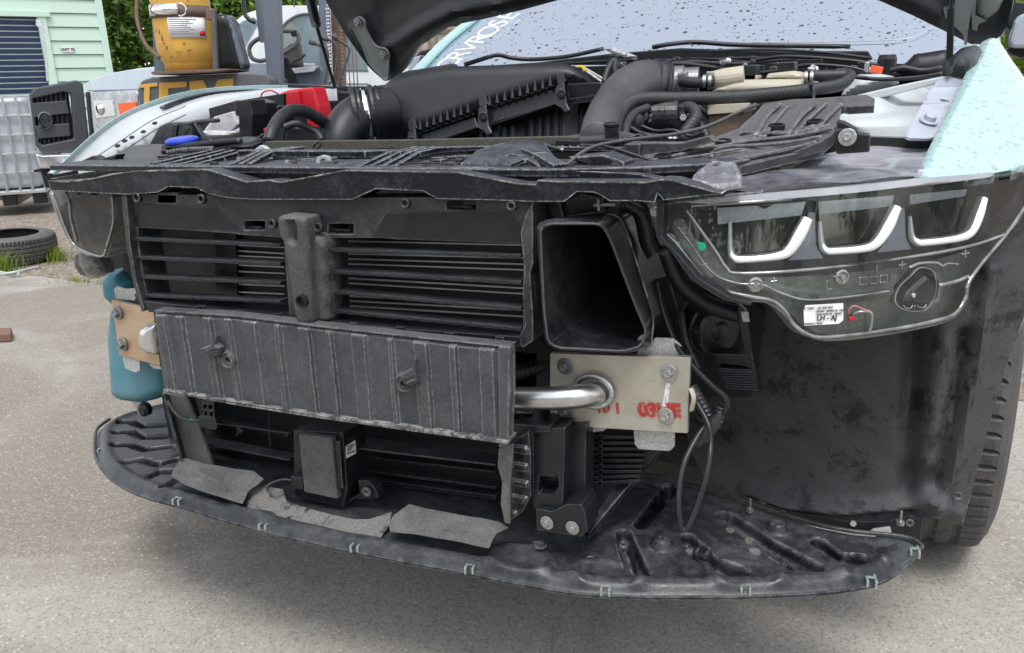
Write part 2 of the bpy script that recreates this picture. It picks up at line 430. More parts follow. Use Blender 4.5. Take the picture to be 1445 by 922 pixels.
def paintmat(name, c, wet=True):
    mt, n, b = newmat(name)
    nn = noise(n, 3, 3)
    b.inputs['Roughness'].default_value = .35; b.inputs['Coat Weight'].default_value = 1; b.inputs['Coat Roughness'].default_value = .04
    col = mixc(n, ramp(n, nn, .3, .7), c, tuple(v*.93 for v in c))
    if wet:
        d1 = drops(n, 95, .23); d2 = drops(n, 210, .2); d = math_(n, 'MAXIMUM', d1, math_(n, 'MULTIPLY', d2, .8))
        col = mixc(n, math_(n, 'MULTIPLY', d, .55), col, tuple(v*.55 for v in c))
        bumpn(n, d, .9, .002, b)
    n.links.new(col, b.inputs['Base Color'])
    return mt
M['paint'] = paintmat('mint paint', (.45, .645, .635))
M['paint_side'] = paintmat('mint paint dry', (.40, .60, .585), False)
M['primer'] = grime('pale inner body paint', (.60, .64, .66), (.42, .42, .42), .4, 8, .3, .6, bump=.05, fine=.05, spec=.6, coat=.3)
M['lavender'] = grime('pale fender flange', (.44, .47, .55), (.3, .3, .32), .35, 10, .25, .6, bump=.05, fine=.05, coat=.3)
M['seal'] = grime('foam seal', (.06, .055, .042), (.13, .125, .1), .5, 30, .85, .95, bump=.5)
M['alu'] = grime('aluminium tube', (.72, .72, .71), (.5, .5, .5), .4, 14, .28, .45, metal=1, bump=.06, bsc=90, fine=.08)
M['tin'] = None
def aluplate(name, c, c2):
    mt, n, b = newmat(name); n1 = noise(n, 9, 8, .7, dist=1.2); n2 = noise(n, 60, 5, .7)
    col = mixc(n, ramp(n, n1, .4, .62), c, c2); col = mixc(n, math_(n, 'MULTIPLY', ramp(n, n2, .62, .78), .5), col, (.14, .12, .1))
    n.links.new(col, b.inputs['Base Color']); b.inputs['Metallic'].default_value = .6
    n.links.new(ramp(n, n2, .3, .7, .35, .6), b.inputs['Roughness']); bumpn(n, noise(n, 25, 6), .12, .002, b); return mt
M['plate'] = aluplate('aluminium end plate', (.46, .425, .355), (.56, .53, .46))
M['wood'] = aluplate('tan end plate', (.52, .365, .235), (.60, .46, .33))
M['weld'] = grime('weld bead', (.6, .6, .6), (.3, .3, .3), .4, 120, .3, .5, metal=1, bump=.2)
def erode(name, c, bgc, lo=.42, hi=.5, sc=420):
    mt, n, b = newmat(name); t = n.nodes.new('ShaderNodeBsdfTransparent'); mx = n.nodes.new('ShaderNodeMixShader')
    n.links.new(ramp(n, noise(n, sc, 4, .7), lo, hi), mx.inputs[0]); n.links.new(t.outputs[0], mx.inputs[1]); n.links.new(b.outputs[0], mx.inputs[2])
    n.links.new(mx.outputs[0], n.nodes['Material Output'].inputs[0]); b.inputs['Base Color'].default_value = (*c, 1); b.inputs['Roughness'].default_value = .7; return mt
M['stencil'] = erode('red stencil ink', (.45, .035, .03), None, .42, .5, 260)
M['chalk'] = erode('white marker', (.75, .74, .72), None, .33, .46, 300)
def glassmat(name, tint=(1, 1, 1), rough=.02, gloss=1.0, haze=0., hazec=(.4, .4, .4), hsc=12):
    mt, n, b = newmat(name); n.nodes.remove(b)
    g = n.nodes.new('ShaderNodeBsdfGlossy'); g.inputs['Roughness'].default_value = rough
    t = n.nodes.new('ShaderNodeBsdfTransparent'); t.inputs['Color'].default_value = (*tint, 1)
    f = n.nodes.new('ShaderNodeFresnel'); f.inputs['IOR'].default_value = 1.5
    mx = n.nodes.new('ShaderNodeMixShader'); n.links.new(math_(n, 'MULTIPLY', f.outputs[0], gloss, True), mx.inputs[0]); n.links.new(t.outputs[0], mx.inputs[1]); n.links.new(g.outputs[0], mx.inputs[2])
    out = mx.outputs[0]
    if haze:
        d = n.nodes.new('ShaderNodeBsdfDiffuse'); d.inputs['Color'].default_value = (*hazec, 1); m2 = n.nodes.new('ShaderNodeMixShader')
        n.links.new(ramp(n, noise(n, hsc, 6, .7), .35, .8, 0, haze), m2.inputs[0]); n.links.new(out, m2.inputs[1]); n.links.new(d.outputs[0], m2.inputs[2]); out = m2.outputs[0]
    n.links.new(out, n.nodes['Material Output'].inputs[0]); return mt
M['lens'] = glassmat('clear lamp lens', (.95, .96, .95), .012, 1.15, .09, (.55, .56, .56), 10)
M['lens_top'] = glassmat('pale sheen lamp top lens', (.85, .87, .9), .12, 2.5, .85, (.46, .465, .51), 4)  # pale sky sheen of the clear lamp top, put into the haze colour
M['lens_dull'] = glassmat('dusty lamp lens', (.45, .44, .42), .12, 1.2, .45, (.22, .21, .2), 14)
def windshield():
    mt, n, b = newmat('rain wet windscreen'); d = math_(n, 'MAXIMUM', drops(n, 42, .2), drops(n, 85, .19))
    n.links.new(mixc(n, d, (.05, .055, .07), (.004, .006, .01)), b.inputs['Base Color']); b.inputs['Roughness'].default_value = .03
    b.inputs['Metallic'].default_value = 0; b.inputs['Specular IOR Level'].default_value = 1
    g = n.nodes.new('ShaderNodeBsdfGlossy'); g.inputs['Roughness'].default_value = .04; g.inputs['Color'].default_value = (.84, .885, .95, 1)
    mx = n.nodes.new('ShaderNodeMixShader'); n.links.new(ramp(n, d, 0, 1, .97, .05), mx.inputs[0])
    n.links.new(b.outputs[0], mx.inputs[1]); n.links.new(g.outputs[0], mx.inputs[2]); n.links.new(mx.outputs[0], n.nodes['Material Output'].inputs[0]); return mt
M['windshield'] = windshield()
M['teal'] = None
def tankmat():
    mt, n, b = newmat('teal washer tank'); tc = n.nodes.new('ShaderNodeTexCoord')
    n1 = noise(n, 5, 4)
    n.links.new(mixc(n, ramp(n, n1, .4, .62), (.035, .20, .27), (.12, .25, .29)), b.inputs['Base Color']); b.inputs['Roughness'].default_value = .4
    b.inputs['Subsurface Weight'].default_value = .1; return mt
M['teal'] = tankmat()
M['red'] = plain('red plastic', (.55, .012, .025), .35, var=.05)
M['blue'] = plain('blue plastic cap', (.015, .05, .5), .35, var=.05)
M['orange'] = plain('orange plastic', (.85, .13, .03), .4, var=.05)
M['yellow_clip'] = plain('yellow plastic', (.8, .5, .03), .4)
M['green'] = plain('green clip', (.02, .45, .3), .4)
M['cream'] = grime('cream reservoir', (.50, .46, .36), (.3, .27, .2), .35, 9, .45, .6, bump=.05, fine=.05)
M['brownbox'] = grime('tan box', (.2, .14, .1), (.15, .12, .1), .4, 9, .6, .8)
M['film'] = grime('white plastic film', (.55, .56, .58), (.35, .35, .36), .3, 25, .25, .5, bump=.5, bsc=60)
M['blackgloss'] = plain('black gloss', (.01, .01, .012), .05, coat=1, var=.02)
M['silver'] = plain('satin silver', (.75, .76, .78), .25, .85, var=.04)
M['lampgrey'] = grime('lamp housing grey', (.24, .245, .23), (.34, .34, .32), .5, 8, .35, .6, bump=.1, metal=.2)
M['lampgreen'] = grime('lamp inner body', (.26, .29, .25), (.36, .385, .34), .5, 6, .3, .5, bump=.08, metal=.3)
M['clearedge'] = plain('polycarbonate rim', (.27, .27, .26), .12, .5, coat=.8, var=.5, vs=40)
# ------------------------------------------------------------------ setting
def concrete():
    mt, n, b = newmat('weathered concrete')
    tc = n.nodes.new('ShaderNodeTexCoord'); big = noise(n, .9, 6, .65); mid = noise(n, 5, 8, .75); fi = noise(n, 130, 4, .8)
    v = n.nodes.new('ShaderNodeTexVoronoi'); v.inputs['Scale'].default_value = 240; n.links.new(tc.outputs['Object'], v.inputs['Vector'])
    s = n.nodes.new('ShaderNodeSeparateColor'); n.links.new(v.outputs['Color'], s.inputs[0])
    c = mixc(n, ramp(n, big, .36, .64), (.43, .405, .36), (.30, .272, .232))
    c = mixc(n, math_(n, 'MULTIPLY', ramp(n, mid, .45, .72), .6), c, (.42, .395, .355))
    c = mixc(n, math_(n, 'MULTIPLY', ramp(n, noise(n, 2.1, 9, .75), .54, .68), .5), c, (.17, .14, .105))
    c = mixc(n, math_(n, 'MULTIPLY', ramp(n, noise(n, .62, 5, .6, dist=.8), .5, .58), .8), c, (.21, .18, .14))
    c = mixc(n, math_(n, 'MULTIPLY', ramp(n, s.outputs[0], .55, .95), .28), c, (.55, .53, .49))
    c = mixc(n, math_(n, 'MULTIPLY', ramp(n, s.outputs[2], .975, .985), .5), c, (.66, .64, .6))
    c = mixc(n, math_(n, 'MULTIPLY', ramp(n, s.outputs[1], .66, .95), .5), c, (.16, .14, .115))
    c = mixc(n, math_(n, 'MULTIPLY', ramp(n, fi, .58, .75), .3), c, (.16, .145, .125))
    # fine cracks
    v2 = n.nodes.new('ShaderNodeTexVoronoi'); v2.feature = 'DISTANCE_TO_EDGE'; v2.inputs['Scale'].default_value = .55
    w_ = n.nodes.new('ShaderNodeVectorMath'); w_.operation = 'ADD'; nz = n.nodes.new('ShaderNodeTexNoise'); nz.inputs['Scale'].default_value = 3; nz.inputs['Detail'].default_value = 7
    n.links.new(tc.outputs['Object'], nz.inputs['Vector']); sc_ = n.nodes.new('ShaderNodeVectorMath'); sc_.operation = 'SCALE'; sc_.inputs[3].default_value = .35
    n.links.new(nz.outputs['Color'], sc_.inputs[0]); n.links.new(tc.outputs['Object'], w_.inputs[0]); n.links.new(sc_.outputs[0], w_.inputs[1]); n.links.new(w_.outputs[0], v2.inputs['Vector'])
    c = mixc(n, math_(n, 'MULTIPLY', ramp(n, v2.outputs['Distance'], .0, .0016, 1, 0), .35), c, (.06, .05, .045))
    n.links.new(c, b.inputs['Base Color']); b.inputs['Roughness'].default_value = .9
    h = math_(n, 'ADD', math_(n, 'MULTIPLY', s.outputs[0], .5), fi); bumpn(n, h, .45, .003, b); return mt
def dirt():
    mt, n, b = newmat('dry dirt and gravel'); tc = n.nodes.new('ShaderNodeTexCoord')
    c = mixc(n, ramp(n, noise(n, 1.2, 8, .7), .35, .65), (.22, .17, .125), (.33, .28, .225))
    v = n.nodes.new('ShaderNodeTexVoronoi'); v.inputs['Scale'].default_value = 45; n.links.new(tc.outputs['Object'], v.inputs['Vector'])
    s = n.nodes.new('ShaderNodeSeparateColor'); n.links.new(v.outputs['Color'], s.inputs[0])
    c = mixc(n, math_(n, 'MULTIPLY', ramp(n, s.outputs[0], .7, .95), .8), c, (.45, .42, .38)); c = mixc(n, math_(n, 'MULTIPLY', ramp(n, s.outputs[1], .75, .95), .6), c, (.09, .07, .055))
    n.links.new(c, b.inputs['Base Color']); b.inputs['Roughness'].default_value = .95; bumpn(n, math_(n, 'ADD', v.outputs['Distance'], noise(n, 20, 6)), .8, .02, b); return mt
M['concrete'] = concrete(); M['dirt'] = dirt()
ga = ptz(0, 384, 0)[:2]; gb = ptz(150, 403, 0)[:2]; gd = (gb-ga)/np.linalg.norm(gb-ga)
link('ground', [(-150, -150, -.06), (150, -150, -.06), (150, 150, -.06), (-150, 150, -.06)], [(0, 1, 2, 3)], M['dirt'], kind='structure')
pa = ga-gd*40; pb = ga+gd*60
# slab with a slightly broken edge
edge = [pa]+[ga+gd*t+np.array([-gd[1], gd[0]])*rng.uniform(-.012, .012) for t in np.arange(-6, 8, .11)]+[pb]
nn_ = np.array([gd[1], -gd[0]])
if (nn_@(CAM[:2]-ga)) < 0: nn_ = -nn_
sl = [(e[0], e[1]) for e in edge]+[tuple(pb+nn_*60), tuple(pa+nn_*60)]
V, F = prism(sl, ZP(0), .058); link('concrete_slab', V, F, M['concrete'], kind='structure')
M['lip'] = grime('pale mottled edge', (.05, .05, .052), (.42, .41, .39), .5, 30, .7, .9, bump=.5, contrast=.05)
# ================================================================== the stripped car
car = thing('car', 'mint green car stripped of its front bumper, bonnet raised over a dusty black frame', 'car', (0, 2.0, 0))
Y0 = YP(-.03)
# ---- radiator support: lower ledge face, recessed band, deck
wave = [(68, 256), (95, 257), (125, 254), (160, 246), (195, 242), (294, 240), (347, 257), (382, 255), (396, 258), (487, 241), (647, 244), (699, 254), (733, 260), (756, 261), (759, 255), (785, 257), (911, 258), (932, 254), (948, 255), (1019, 274)]
wr = wave[:-1]+[(1019, 274), (936, 283), (928, 273), (924, 286), (898, 284), (860, 284), (851, 278), (838, 272), (814, 271), (808, 276), (796, 285), (751, 285), (699, 283), (617, 281), (597, 270), (530, 267), (497, 282), (359, 282), (325, 280), (294, 274), (277, 265), (237, 264), (222, 272), (182, 275), (122, 272), (72, 269)]
sup = plate('radiator_support', wr, Y0, .045, M['ledge'], car, bev=.0025, label='wavy edged upper support beam with dust and painted edge highlights')
plate('recessed_band', [(72, 252), (125, 243), (195, 238), (340, 236), (690, 237), (735, 241), (840, 243), (905, 247), (935, 253), (932, 262), (700, 262), (500, 262), (347, 262), (200, 262), (70, 262)], YP(.012), .02, M['ledge'], car)
# deck seen at a grazing angle, with raised ribs
dz = float(pt(600, 236, .012)[2])
V, F = prism([(-.555, .0), (.36, .0), (.45, .03), (.56, .10), (.60, .20), (.30, .13), (.1, .12), (-.45, .12), (-.57, .14)], ZP(dz), .01)
deck = link('support_deck', V, F, M['ledge'], car, bev=.002)
for k, (px, py, h) in enumerate([(384, 250, 0)]): pass
tpx('ledge_lip', [(x, y, -.031) for x, y in wave[:14]], 1.3, M['lip'], sup, ns=6, n=1); tpx('ledge_lip', [(x, y, -.031) for x, y in wave[14:]], 1.3, M['lip'], sup, ns=6, n=1)  # pale beads paint the edge highlight and shelf dust in one colour
tpx('deck_lip', [(x, y, .011) for x, y in ((195, 238), (340, 236.5), (690, 237), (735, 241), (840, 243), (905, 247))], 1.1, M['lip'], deck, ns=6, n=1)
def hole(x, y, r=7):
    c = Y0.at(*Y0.to(x, y))[0]; rr = r*((c-CAM)@FW)/F_PX
    lathe('mount_boss', c+np.array([0, .001, 0]), (0, -1, 0), [(rr*1.25, -.004), (rr*1.25, .002), (rr*1.05, .004), (rr*.62, .0025), (rr*.55, -.003), (0, -.003)], M['black'], car, smooth=False, bev=.0004)
# shutter frame: face plate with window openings and recesses
Yf = YP(-.012)
face = [(180, 274), (182, 300), (187, 345), (196, 400), (207, 434), (240, 441), (430, 458), (560, 470), (738, 489), (756, 478), (757, 440), (753, 380), (756, 284), (699, 281), (617, 279), (359, 280), (294, 276)]
def R4(a, b, c, d): return [a, b, c, d]
winL = [(194, 322), (196, 350), (204, 400), (209, 424), (408, 445), (400, 336), (330, 330), (262, 325)]
winR = [(463, 336), (464, 400), (467, 452), (560, 462), (735, 478), (738, 462), (739, 345), (560, 338), (535, 336)]
slotL = [rect(222, 272, 249, 287), rect(345, 312, 374, 325), rect(463, 316, 499, 331), rect(630, 283, 672, 297)]
frame_ = plate('shutter_frame', face, Yf, .05, M['dusty'], car, holes=[winL, winR]+slotL, bev=.002)
for s in slotL:
    x0 = s[0][0]; y0 = s[0][1]; x1 = s[2][0]; y1 = s[2][1]
    plate('slot_tab', [(x0+6, y0+7), (x1-6, y0+8), (x1-6, y0+11), (x0+6, y0+10)], YP(.0), .004, M['stalk'], car, bev=.0005)
# dark recess plates of the upper panel
rec1 = [(187, 312), (199, 288), (306, 293), (342, 326), (196, 322)]
rec2 = [(524, 334), (545, 301), (715, 295), (740, 325), (740, 344), (600, 339)]
plate('recess_panel', rec1, Yf, .004, M['clean'], car, front=.0015, bev=.0008); plate('recess_panel', rec2, Yf, .004, M['clean'], car, front=.0015, bev=.0008)
plate('frame_rim', [(180, 274), (187, 276), (192, 345), (201, 398), (212, 434), (208, 438), (197, 402), (187, 345), (182, 300)], Yf, .05, M['dusty'], car, front=.012)
plate('frame_rim', [(740, 325), (748, 298), (757, 284), (757, 370), (753, 385), (757, 440), (757, 478), (742, 488), (738, 470), (746, 455), (742, 410), (745, 380), (742, 345)], Yf, .05, M['dusty'], car, front=.012)
for x, y in ((193, 279), (284, 281), (384, 316), (449, 321), (572, 287), (722, 291)): hole(x, y, 6)
# horizontal louvre slats, four a side, with zigzag webs
M['slat'] = grime('slat plastic', (.010, .0115, .015), (.05, .051, .055), .35, 14, .3, .6, up=.6, spec=.45, edge=.5, ecol=(.16, .165, .175), contrast=.1)
def slat(a, b, y=-.005, hh=.0052, dep=.022, zig=True, mat='slat'):
    p = pt(a[0], a[1], y); q = pt(b[0], b[1], y)
    L = [bar_between(p, q, dep/2, hh/2)]
    L[0] = ((p+q)/2, (q-p)/2, np.array([0, dep/2, 0]), np.array([0, 0, hh/2]))
    o = boxes('slat', L, M[mat], car, bev=.0008)
    if zig:
        n = int(np.linalg.norm(q-p)/.012); P = [p+(q-p)*i/n+np.array([0, -dep*.5-.0008+(0.0 if i % 2 else .0), (.0016 if i % 2 else -.0016)+.0]) for i in range(n+1)]
        bl = [bar_between(P[i], P[i+1], .0004, .0004) for i in range(n)]
        r = boxes('slat_rib', bl, M['rib'], o)
M['rib'] = plain('rib edge', (.045, .047, .053), .4)
for (ya, yb) in ((336, 345), (362, 371), (389, 398), (415, 424)): slat((197, ya), (402, yb))
for (ya, yb) in ((351, 360), (381, 397), (409, 434), (436, 462)): slat((464, ya), (740, yb))
# condenser core with thin shiny tubes
plate('condenser', [(170, 290), (175, 440), (760, 500), (770, 290)], YP(.10), .03, M['core'], car)
plate('condenser_tank', [(302, 300), (332, 300), (334, 450), (304, 445)], YP(.085), .03, M['black'], car)
Yc = YP(.094)
def tl(a, b, hh=.0011, mt='finline', y=.092, nm='condenser_tube'):
    p = pt(a[0], a[1], y); q = pt(b[0], b[1], y)
    boxes(nm, [bar_between(p, q, .0015, hh)], M[mt], car, bev=.0003)
for k, (ya, yb) in enumerate(((330, 334), (346, 349), (354, 358), (361, 364), (374, 377), (383, 386), (392, 395), (401, 404), (412, 415), (421, 424))): tl((333, ya), (402, yb), mt='finline')
for k, (ya, yb) in enumerate(((340, 346), (358, 364), (365, 373), (372, 381), (385, 400), (392, 407), (399, 415), (417, 431), (424, 438), (431, 447), (447, 461), (455, 469))): tl((480, ya), (742, yb), mt='finline')
# bottom rail of the shutter
plate('shutter_rail', [(205, 424), (212, 440), (430, 460), (738, 489), (737, 474), (560, 462), (430, 448)], YP(-.02), .05, M['clean'], car, front=.004)
for x, y in ((285, 434), (338, 440), (392, 445), (500, 458), (565, 464), (635, 472), (706, 478)):
    c = pt(x, y, -.026); boxes('rail_clip', [(c, (.006, 0, 0), (0, .003, 0), (0, 0, .003))], M['black'], car, bev=.0006)
# centre latch stalk
sheet('stalk_side', [(425, 326), (455, 331), (463, 345), (461, 365), (465, 380), (463, 400), (467, 420), (465, 440), (468, 452), (450, 459), (430, 458)], YP(-.025), .003, M['stalk'], car, rnd=1, bulge=.01, brad=.012, th=.03)
sheet('centre_stalk', [(394, 308), (398, 303), (432, 306), (435, 312), (437, 345), (440, 400), (444, 440), (445, 454), (436, 460), (424, 455), (418, 440), (404, 345), (397, 330)], YP(-.045), .003, M['stalk'], car, rnd=1, bulge=.008, brad=.007, th=.03,
      hfun=lambda X, Y, d, S: -.012*(np.exp(-(segd(X, Y, px2(S, [(415, 318), (416, 335)]))[0]/.008)**4)))
c = pt(426, 425, -.062); lathe('stalk_hole', c, (0, -1, 0), [(.0095, -.003), (.0095, .003), (.0075, .0035), (.0068, -.004), (0, -.004)], M['deep'], car)
plate('latch_slot', [(412, 319), (421, 317), (423, 338), (414, 339)], YP(-.052), .004, M['deep'], car)
# ---- energy absorber cover over the bumper beam
pS = YP(-.055)
cov = [(215, 439), (330, 446), (460, 462), (600, 478), (719, 490), (720, 560), (717, 623), (600, 608), (440, 586), (330, 569), (228, 550), (222, 500)]
strips = [(237, 247), (263, 270), (300, 308), (330, 334), (355, 371), (397, 402), (429, 443), (468, 474), (502, 521), (552, 558), (588, 606), (637, 646), (678, 699)]
sa = [(pS.to(a-3*(1-(a-215)/500), 520)[0], pS.to(b, 520)[0]) for a, b in strips]
def covh(X, Y, d, S):
    h = np.zeros_like(X)
    for a, b in sa: h += .0045*sm(X, a-.001, a+.0012)*(1-sm(X, b-.0006, b+.0025))
    for a, b in sa: h += .002*np.exp(-((X-b)/.0011)**2)
    # clip recesses
    for (x, y) in ((322, 508), (572, 541)):
        cx, cy = S.to(x, y); r = np.hypot(X-cx, Y-cy); h += .0035*np.exp(-((r-.0125)/.003)**2)-.006*(r < .007)
    # drag dents and ragged lower lip
    h += .0012*np.sin(X*37+np.sin(Y*40)*1.5)*np.cos(Y*31)
    h -= .012*(1-sm(d, 0, .006))
    return h
sheet('absorber_cover', cov, pS, .0022, M['cover'], car, hfun=covh, th=.004)
plate('cover_lip', [(229, 549), (330, 568), (440, 585), (600, 607), (717, 622), (716, 627.5), (600, 612), (440, 589.5), (330, 572), (231, 553)], YP(-.066), .03, M['lip'], car)
plate('cover_top', [(217, 438), (330, 445), (460, 461), (600, 477), (719, 489), (718, 491), (600, 479), (460, 463.5), (330, 447.5), (217, 441)], YP(-.058), .022, M['dusty'], car)
plate('cover_end', [(703, 490), (719, 490), (717, 628), (704, 632)], YP(-.064), .006, M['cover'], car)
for x, y in ((323, 508), (571, 541)):
    lathe('clip_socket', pt(x, y, -.058), (.1, -1, 0), [(.0135, -.004), (.0135, .002), (.012, .0035), (.0085, .001), (.0075, .003), (.0055, .003), (.005, -.003), (0, -.003)], M['stalk'], car, ns=26)
for P, rib in (([(283, 492), (289, 489), (298, 487), (304, 476), (305, 486), (310, 492), (309, 502), (301, 506), (294, 499)], [((290, 497), (306, 491)), ((294, 501), (307, 496))]),
               ([(585, 509), (587, 526), (589, 541), (580, 545), (571, 542), (565, 531), (574, 523), (582, 518)], [((570, 536), (587, 528)), ((574, 541), (588, 535))])):
    sheet('tether_clip', P, YP(-.068), .0012, M['stalk'], car, bulge=.004, brad=.004, th=.010)
    for p_, q_ in rib: tpx('clip_rib', [(*p_, -.073), ((p_[0]+q_[0])/2, (p_[1]+q_[1])/2-1, -.075), (*q_, -.073)], 1.0, M['lip'], car, ns=6, n=3)
# ---- right hand end plate, tube, bolts
YPl = YP(.045)
pl = plate('end_plate', [(776, 499), (974, 505), (970, 612), (776, 600)], YPl, .010, M['plate'], car, bev=.001, label='tan aluminium end plate with red stencil marks')
tb = tpx('bumper_tube', [(640, 552, .0), (720, 561, .0), (770, 562, .003), (810, 560, .012), (838, 556, .035), (848, 553, .06)], [15.5, 16, 16.5, 17, 17.5, 17], M['alu'], car, ns=28, n=10)
cw = np.array(pt(846, 552, .042)); wv = []
for k in range(54):
    t = 2*math.pi*k/54; c = cw+np.array([-.008+.027*math.cos(t), -.004, .0225*math.sin(t)])
    wv.append(lathe_geo(c, (math.sin(t)*.2, -1, 0), [(.0036, -.003), (.0042, .001), (.0032, .0035), (0, .0042)], 8))
V, F = merge(*wv); V, F = fixn(V, F); link('weld_bead', V, F, M['weld'], tb, smooth=True)
for x, y, dk in ((797, 517, 1), (797, 581, 1), (944, 526, 0), (940, 587, 0)):
    bolt('bolt', pt(x, y, .0445), (-.15, -1, 0), .0068, M['greybolt' if dk else 'steel'], pl, 1.75)
sx = nrm(pt(960, 580, .0445)-pt(880, 577, .0445)); 
text('stencil_mark', '10 1', pt(858, 577, .0438), sx, (0, 0, 1), .021, M['stencil'], pl, bold=.0008)
text('stencil_mark', '03HE', pt(930, 580, .0438), sx, (0, 0, 1), .026, M['stencil'], pl, bold=.0016)
plate('marker_stroke', [(940, 540), (946, 541), (942, 574), (935, 573)], YPl, .0006, M['chalk'], pl, front=.0009, bev=0)
plate('marker_stroke', [(783, 580), (786, 579), (799, 595), (796, 597)], YPl, .0006, M['chalk'], pl, front=.0009, bev=0)
Yb = YP(.06)
plate('crash_bracket', [(899, 478), (906, 472), (914, 474), (920, 483), (924, 477), (950, 478), (961, 487), (962, 506), (898, 506)], Yb, .004, M['bracket'], car, bev=.002)
plate('crash_bracket', [(893, 605), (952, 605), (952, 630), (946, 637), (900, 634), (895, 628)], Yb, .004, M['bracket'], car, bev=.002)
plate('crash_bracket', [(800, 600), (858, 604), (850, 609), (830, 611), (810, 608)], Yb, .004, M['bracket'], car, bev=.001)
# ---- left hand end plate
YL = YP(.04)
pl2 = plate('end_plate', [(157, 424), (216, 438), (226, 517), (168, 501)], YL, .009, M['wood'], car, bev=.001, label='copper toned end plate')
for x, y in ((167, 442), (174, 486)): bolt('bolt', pt(x, y, .039), (-.2, -1, .05), .0085, M['greybolt'], pl2, 1.5)
sheet('tube_end', [(199, 480), (202, 462), (211, 456), (224, 457), (228, 500), (215, 499), (203, 492)], YP(.03), .0025, M['alu'], car, rnd=2, bulge=.018, brad=.02, th=.004)
plate('crash_bracket', [(160, 408), (165, 404), (178, 408), (191, 407), (193, 414), (190, 425), (163, 422)], YP(.055), .004, M['bracket'], car, bev=.002)
plate('crash_bracket', [(172, 502), (197, 509), (197, 524), (190, 526), (176, 520)], YP(.045), .003, M['bracket'], car, bev=.001)
plate('crash_bracket', [(208, 513), (226, 517), (228, 522), (216, 520)], YP(.045), .003, M['bracket'], car, bev=.001)
# washer tank
sheet('washer_tank', [(152, 388), (163, 380), (181, 378), (183, 384), (194, 395), (194, 425), (168, 430), (155, 418)], YP(.11), .005, M['teal'], car, rnd=2, bulge=.03, brad=.03, th=.02)
sheet('washer_tank', [(160, 470), (165, 430), (240, 440), (240, 552), (226, 562), (205, 567), (176, 563), (165, 552), (163, 510)], YP(.10), .005, M['teal'], car, rnd=2, bulge=.03, brad=.03, th=.02)
plate('tank_foot', [(184, 564), (200, 567), (203, 585), (196, 586)], YP(.11), .01, M['bracket'], car)
lathe('washer_pump', pt(208, 576, .12), (0, -1, 0), [(.014, 0), (.014, .012), (.008, .016), (0, .016)], M['clean'], car)
# ---- intake scoop on the right
o1 = [(757, 316), (775, 309), (852, 302), (872, 306), (886, 335), (915, 420), (922, 450), (918, 492), (880, 499), (785, 494), (769, 485), (765, 440), (760, 360)]
i1 = [(763, 322), (777, 316), (842, 316), (852, 321), (862, 340), (896, 430), (912, 468), (905, 489), (880, 496), (786, 491), (773, 482), (768, 440), (764, 360)]
def RP(l, k=1): return roundpoly(l, k)
def lp(l, y): return [pt(p[0], p[1], y) for p in RP(l)]
def lpv(l, ys): 
    q = RP([(a[0], a[1]) for a in l]); yy = RP([(y, 0) for y in ys]); return [pt(a, b, c[0]) for (a, b), c in zip(q, yy)]
ysr = [-.035, -.035, -.03, -.01, .0, .03, .035, .03, .01, -.03, -.035, -.035, -.035]
yso = [v+.006+.04*(i in (2, 3, 4, 5, 6)) for i, v in enumerate(ysr)]
M['scoop'] = grime('duct plastic', (.014, .015, .018), (.05, .05, .052), .45, 12, .3, .6, edge=.5, contrast=.08)
_ic = np.mean(lpv(i1, ysr), axis=0)
loft('intake_scoop', [lpv(o1, yso), lpv(i1, ysr), [q+np.array([.0, .10, .0]) for q in lpv(i1, ysr)], [(q-_ic)*np.array([.8, 1, .85])+_ic+np.array([.0, .34, .02]) for q in lpv(i1, ysr)]], M['scoop'], car, cap=True, smooth=False, bev=.002)
tube('scoop_rim', [q for q in lpv(i1, [v-.001 for v in ysr])]+[lpv(i1, ysr)[0]], .0016, M['stalk'], car, ns=8, n=1)
tpx('scoop_edge', [(850, 303, .02), (873, 307, .04), (887, 336, .05), (914, 420, .06), (922, 450, .065), (918, 490, .05)], 1.4, M['lip'], car, ns=6, n=3)
# black sheets added for the dark cavity behind headlight / grille, stopping light leaks
plate('cavity_backing', [(757, 285), (935, 285), (960, 330), (1080, 440), (1060, 560), (1000, 560), (760, 560)], YP(.34), .01, M['deep'], car)
plate('cavity_backing', [(150, 270), (200, 270), (210, 440), (150, 400)], YP(.2), .01, M['deep'], car)
plate('support_leg', [(757, 285), (790, 285), (798, 318), (757, 320)], YP(.02), .03, M['ledge'], car)
plate('support_leg', [(792, 284), (814, 272), (850, 280), (852, 300), (800, 306)], YP(.03), .03, M['ledge'], car)
tpx('latch_pin', [(838, 290, 0), (868, 288, 0)], 3.2, M['greybolt'], car); tpx('latch_pin', [(844, 281, -.005), (845, 298, -.005)], 2.2, M['greybolt'], car)
bolt('bolt', pt(924, 299, .05), (0, -1, 0), .004, M['steel'], car, 1.5)
tpx('hose', [(880, 285, .08), (905, 300, .09), (915, 340, .1), (925, 360, .1)], 13, M['black'], car)
plate('inner_bracket', [(921, 402), (926, 394), (942, 390), (958, 440), (968, 520), (921, 500)], YP(.14), .006, M['clean'], car)
plate('inner_bracket', [(925, 400), (944, 396), (972, 427), (960, 444), (975, 520), (925, 480)], YP(.16), .006, M['dusty'], car)
tpx('hose', [(938, 350, .1), (960, 400, .12), (1000, 430, .14), (1045, 445, .15)], 12, M['clean'], car)
tpx('hose', [(945, 330, .12), (985, 372, .13), (1010, 395, .16)], 14, M['clean'], car)
